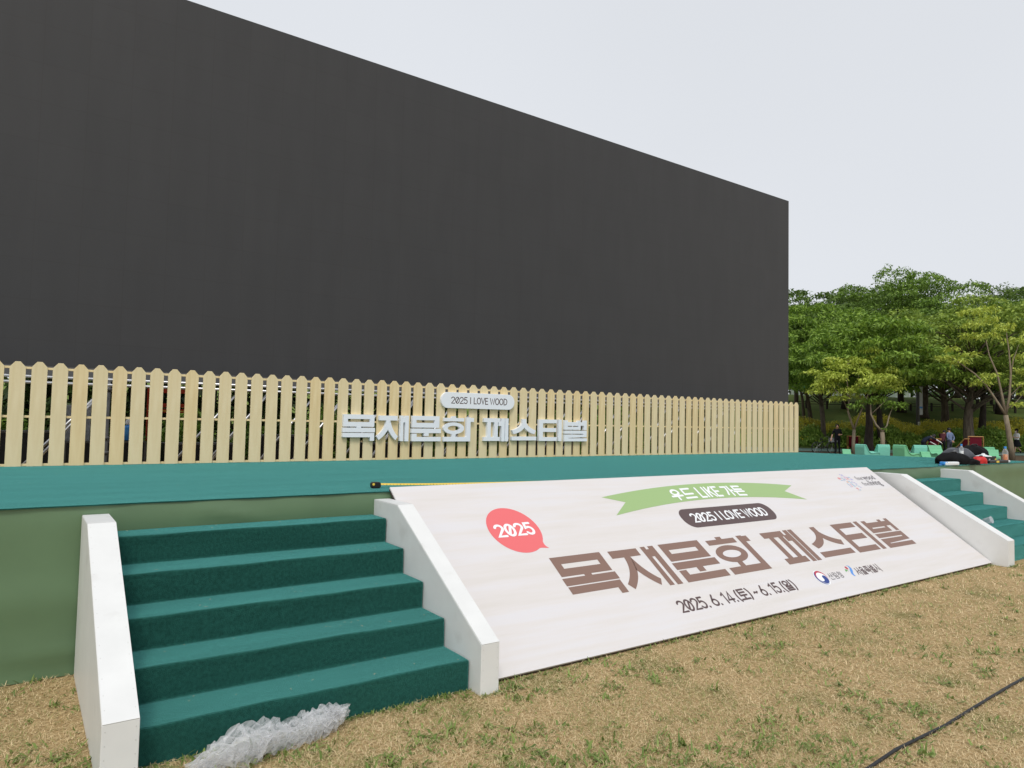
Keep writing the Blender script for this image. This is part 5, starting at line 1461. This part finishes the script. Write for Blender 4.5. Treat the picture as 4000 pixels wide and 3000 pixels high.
FB = [(0,1,2,3),(3,2,4)]
x, y, d = grass_pts(420000, 2.2, 22, g, 1.55)
sc_ = np.clip(d/5.0, .8, 2.6)
V = blades(x, y, .030*sc_**.5, .0028*sc_, 14, 22, g)
o = quads_obj("dry_grass", V, 5, M['dry1'], None, FB); tag(o, "short straw-coloured dry grass covering the lawn", "grass", None, "stuff")
x, y, d = grass_pts(300000, 2.2, 22, g, 1.55)
nz = vnoise(x, y, 2.3, 1)*.55+vnoise(x, y, 6.5, 2)*.45
keep = g.uniform(0, 1, len(x)) < np.clip((nz-.36)*1.9, .14, .85)
x, y, d = x[keep], y[keep], d[keep]; sc_ = np.clip(d/5.0, .8, 2.6)
V = blades(x, y, .034*sc_**.5, .0029*sc_, 26, 22, g)
o = quads_obj("green_grass", V, 5, M['green1'], None, FB); tag(o, "patches of green grass growing through the dry lawn", "grass", None, "stuff")
# broad-leaved weeds in loose rosettes
x, y, d = grass_pts(11500, 2.2, 20, g, 1.35)
nz = vnoise(x, y, 1.7, 3)*.5+vnoise(x, y, 4.1, 4)*.5
keep = g.uniform(0, 1, len(x)) < np.clip((nz-.36)*1.8, .12, .70)
x, y, d = x[keep], y[keep], d[keep]
X, Y, LL = [], [], []
for xi, yi in zip(x, y):
    k = g.integers(4, 13); s = g.uniform(.012, .05)
    X += list(xi+g.normal(0, s, k)); Y += list(yi+g.normal(0, s, k)); LL += [g.uniform(.6, 1.25)]*k
# a fringe of weeds along the board's foot and around the stair feet
for k in range(230):
    xi = g.uniform(1.42, 8.6); X += list(xi+g.normal(0,.02,4)); Y += list(-1.50+g.normal(0,.012,4)); LL += [g.uniform(.5,1.0)]*4
for k in range(26):
    xi = g.uniform(-.45,.0); X += list(xi+g.normal(0,.02,5)); Y += list(-1.52+g.normal(0,.02,5)); LL += [1.1]*5
for k in range(30):
    yi = g.uniform(-2.0,-1.2); X += list(-.78+g.normal(0,.06,5)); Y += list(yi+g.normal(0,.03,5)); LL += [1.1]*5
for k in range(70):
    xi = g.uniform(.35, 1.26); X += list(xi+g.normal(0,.015,4)); Y += list(-1.485+g.normal(0,.008,4)); LL += [g.uniform(.35,.7)]*4
for x0_, x1_, y_ in ((1.25,1.40,-1.60),(8.66,8.86,-1.655),(10.7,10.9,-1.655)):
    for k in range(16):
        xi = g.uniform(x0_, x1_); X += list(xi+g.normal(0,.01,4)); Y += list(y_-.012+g.normal(0,.008,4)); LL += [g.uniform(.4,.8)]*4
X = np.array(X); Y = np.array(Y); LL = np.array(LL)
ok = ~((X > 1.38) & (X < 8.67) & (Y > -1.487)) & ~((X > -.69) & (X < 1.25) & (Y > -1.472)) & ~((X > -.705) & (X < -.57) & (Y > -1.64))
X, Y, LL = X[ok], Y[ok], LL[ok]
V = blades(X, Y, .046*LL, .011*LL, 28, 20, g, .7)
o = quads_obj("lawn_weeds", V, 5, M['weed'], None, FB); tag(o, "clumps of broad-leaved green weeds scattered over the dry lawn", "weeds", None, "stuff")
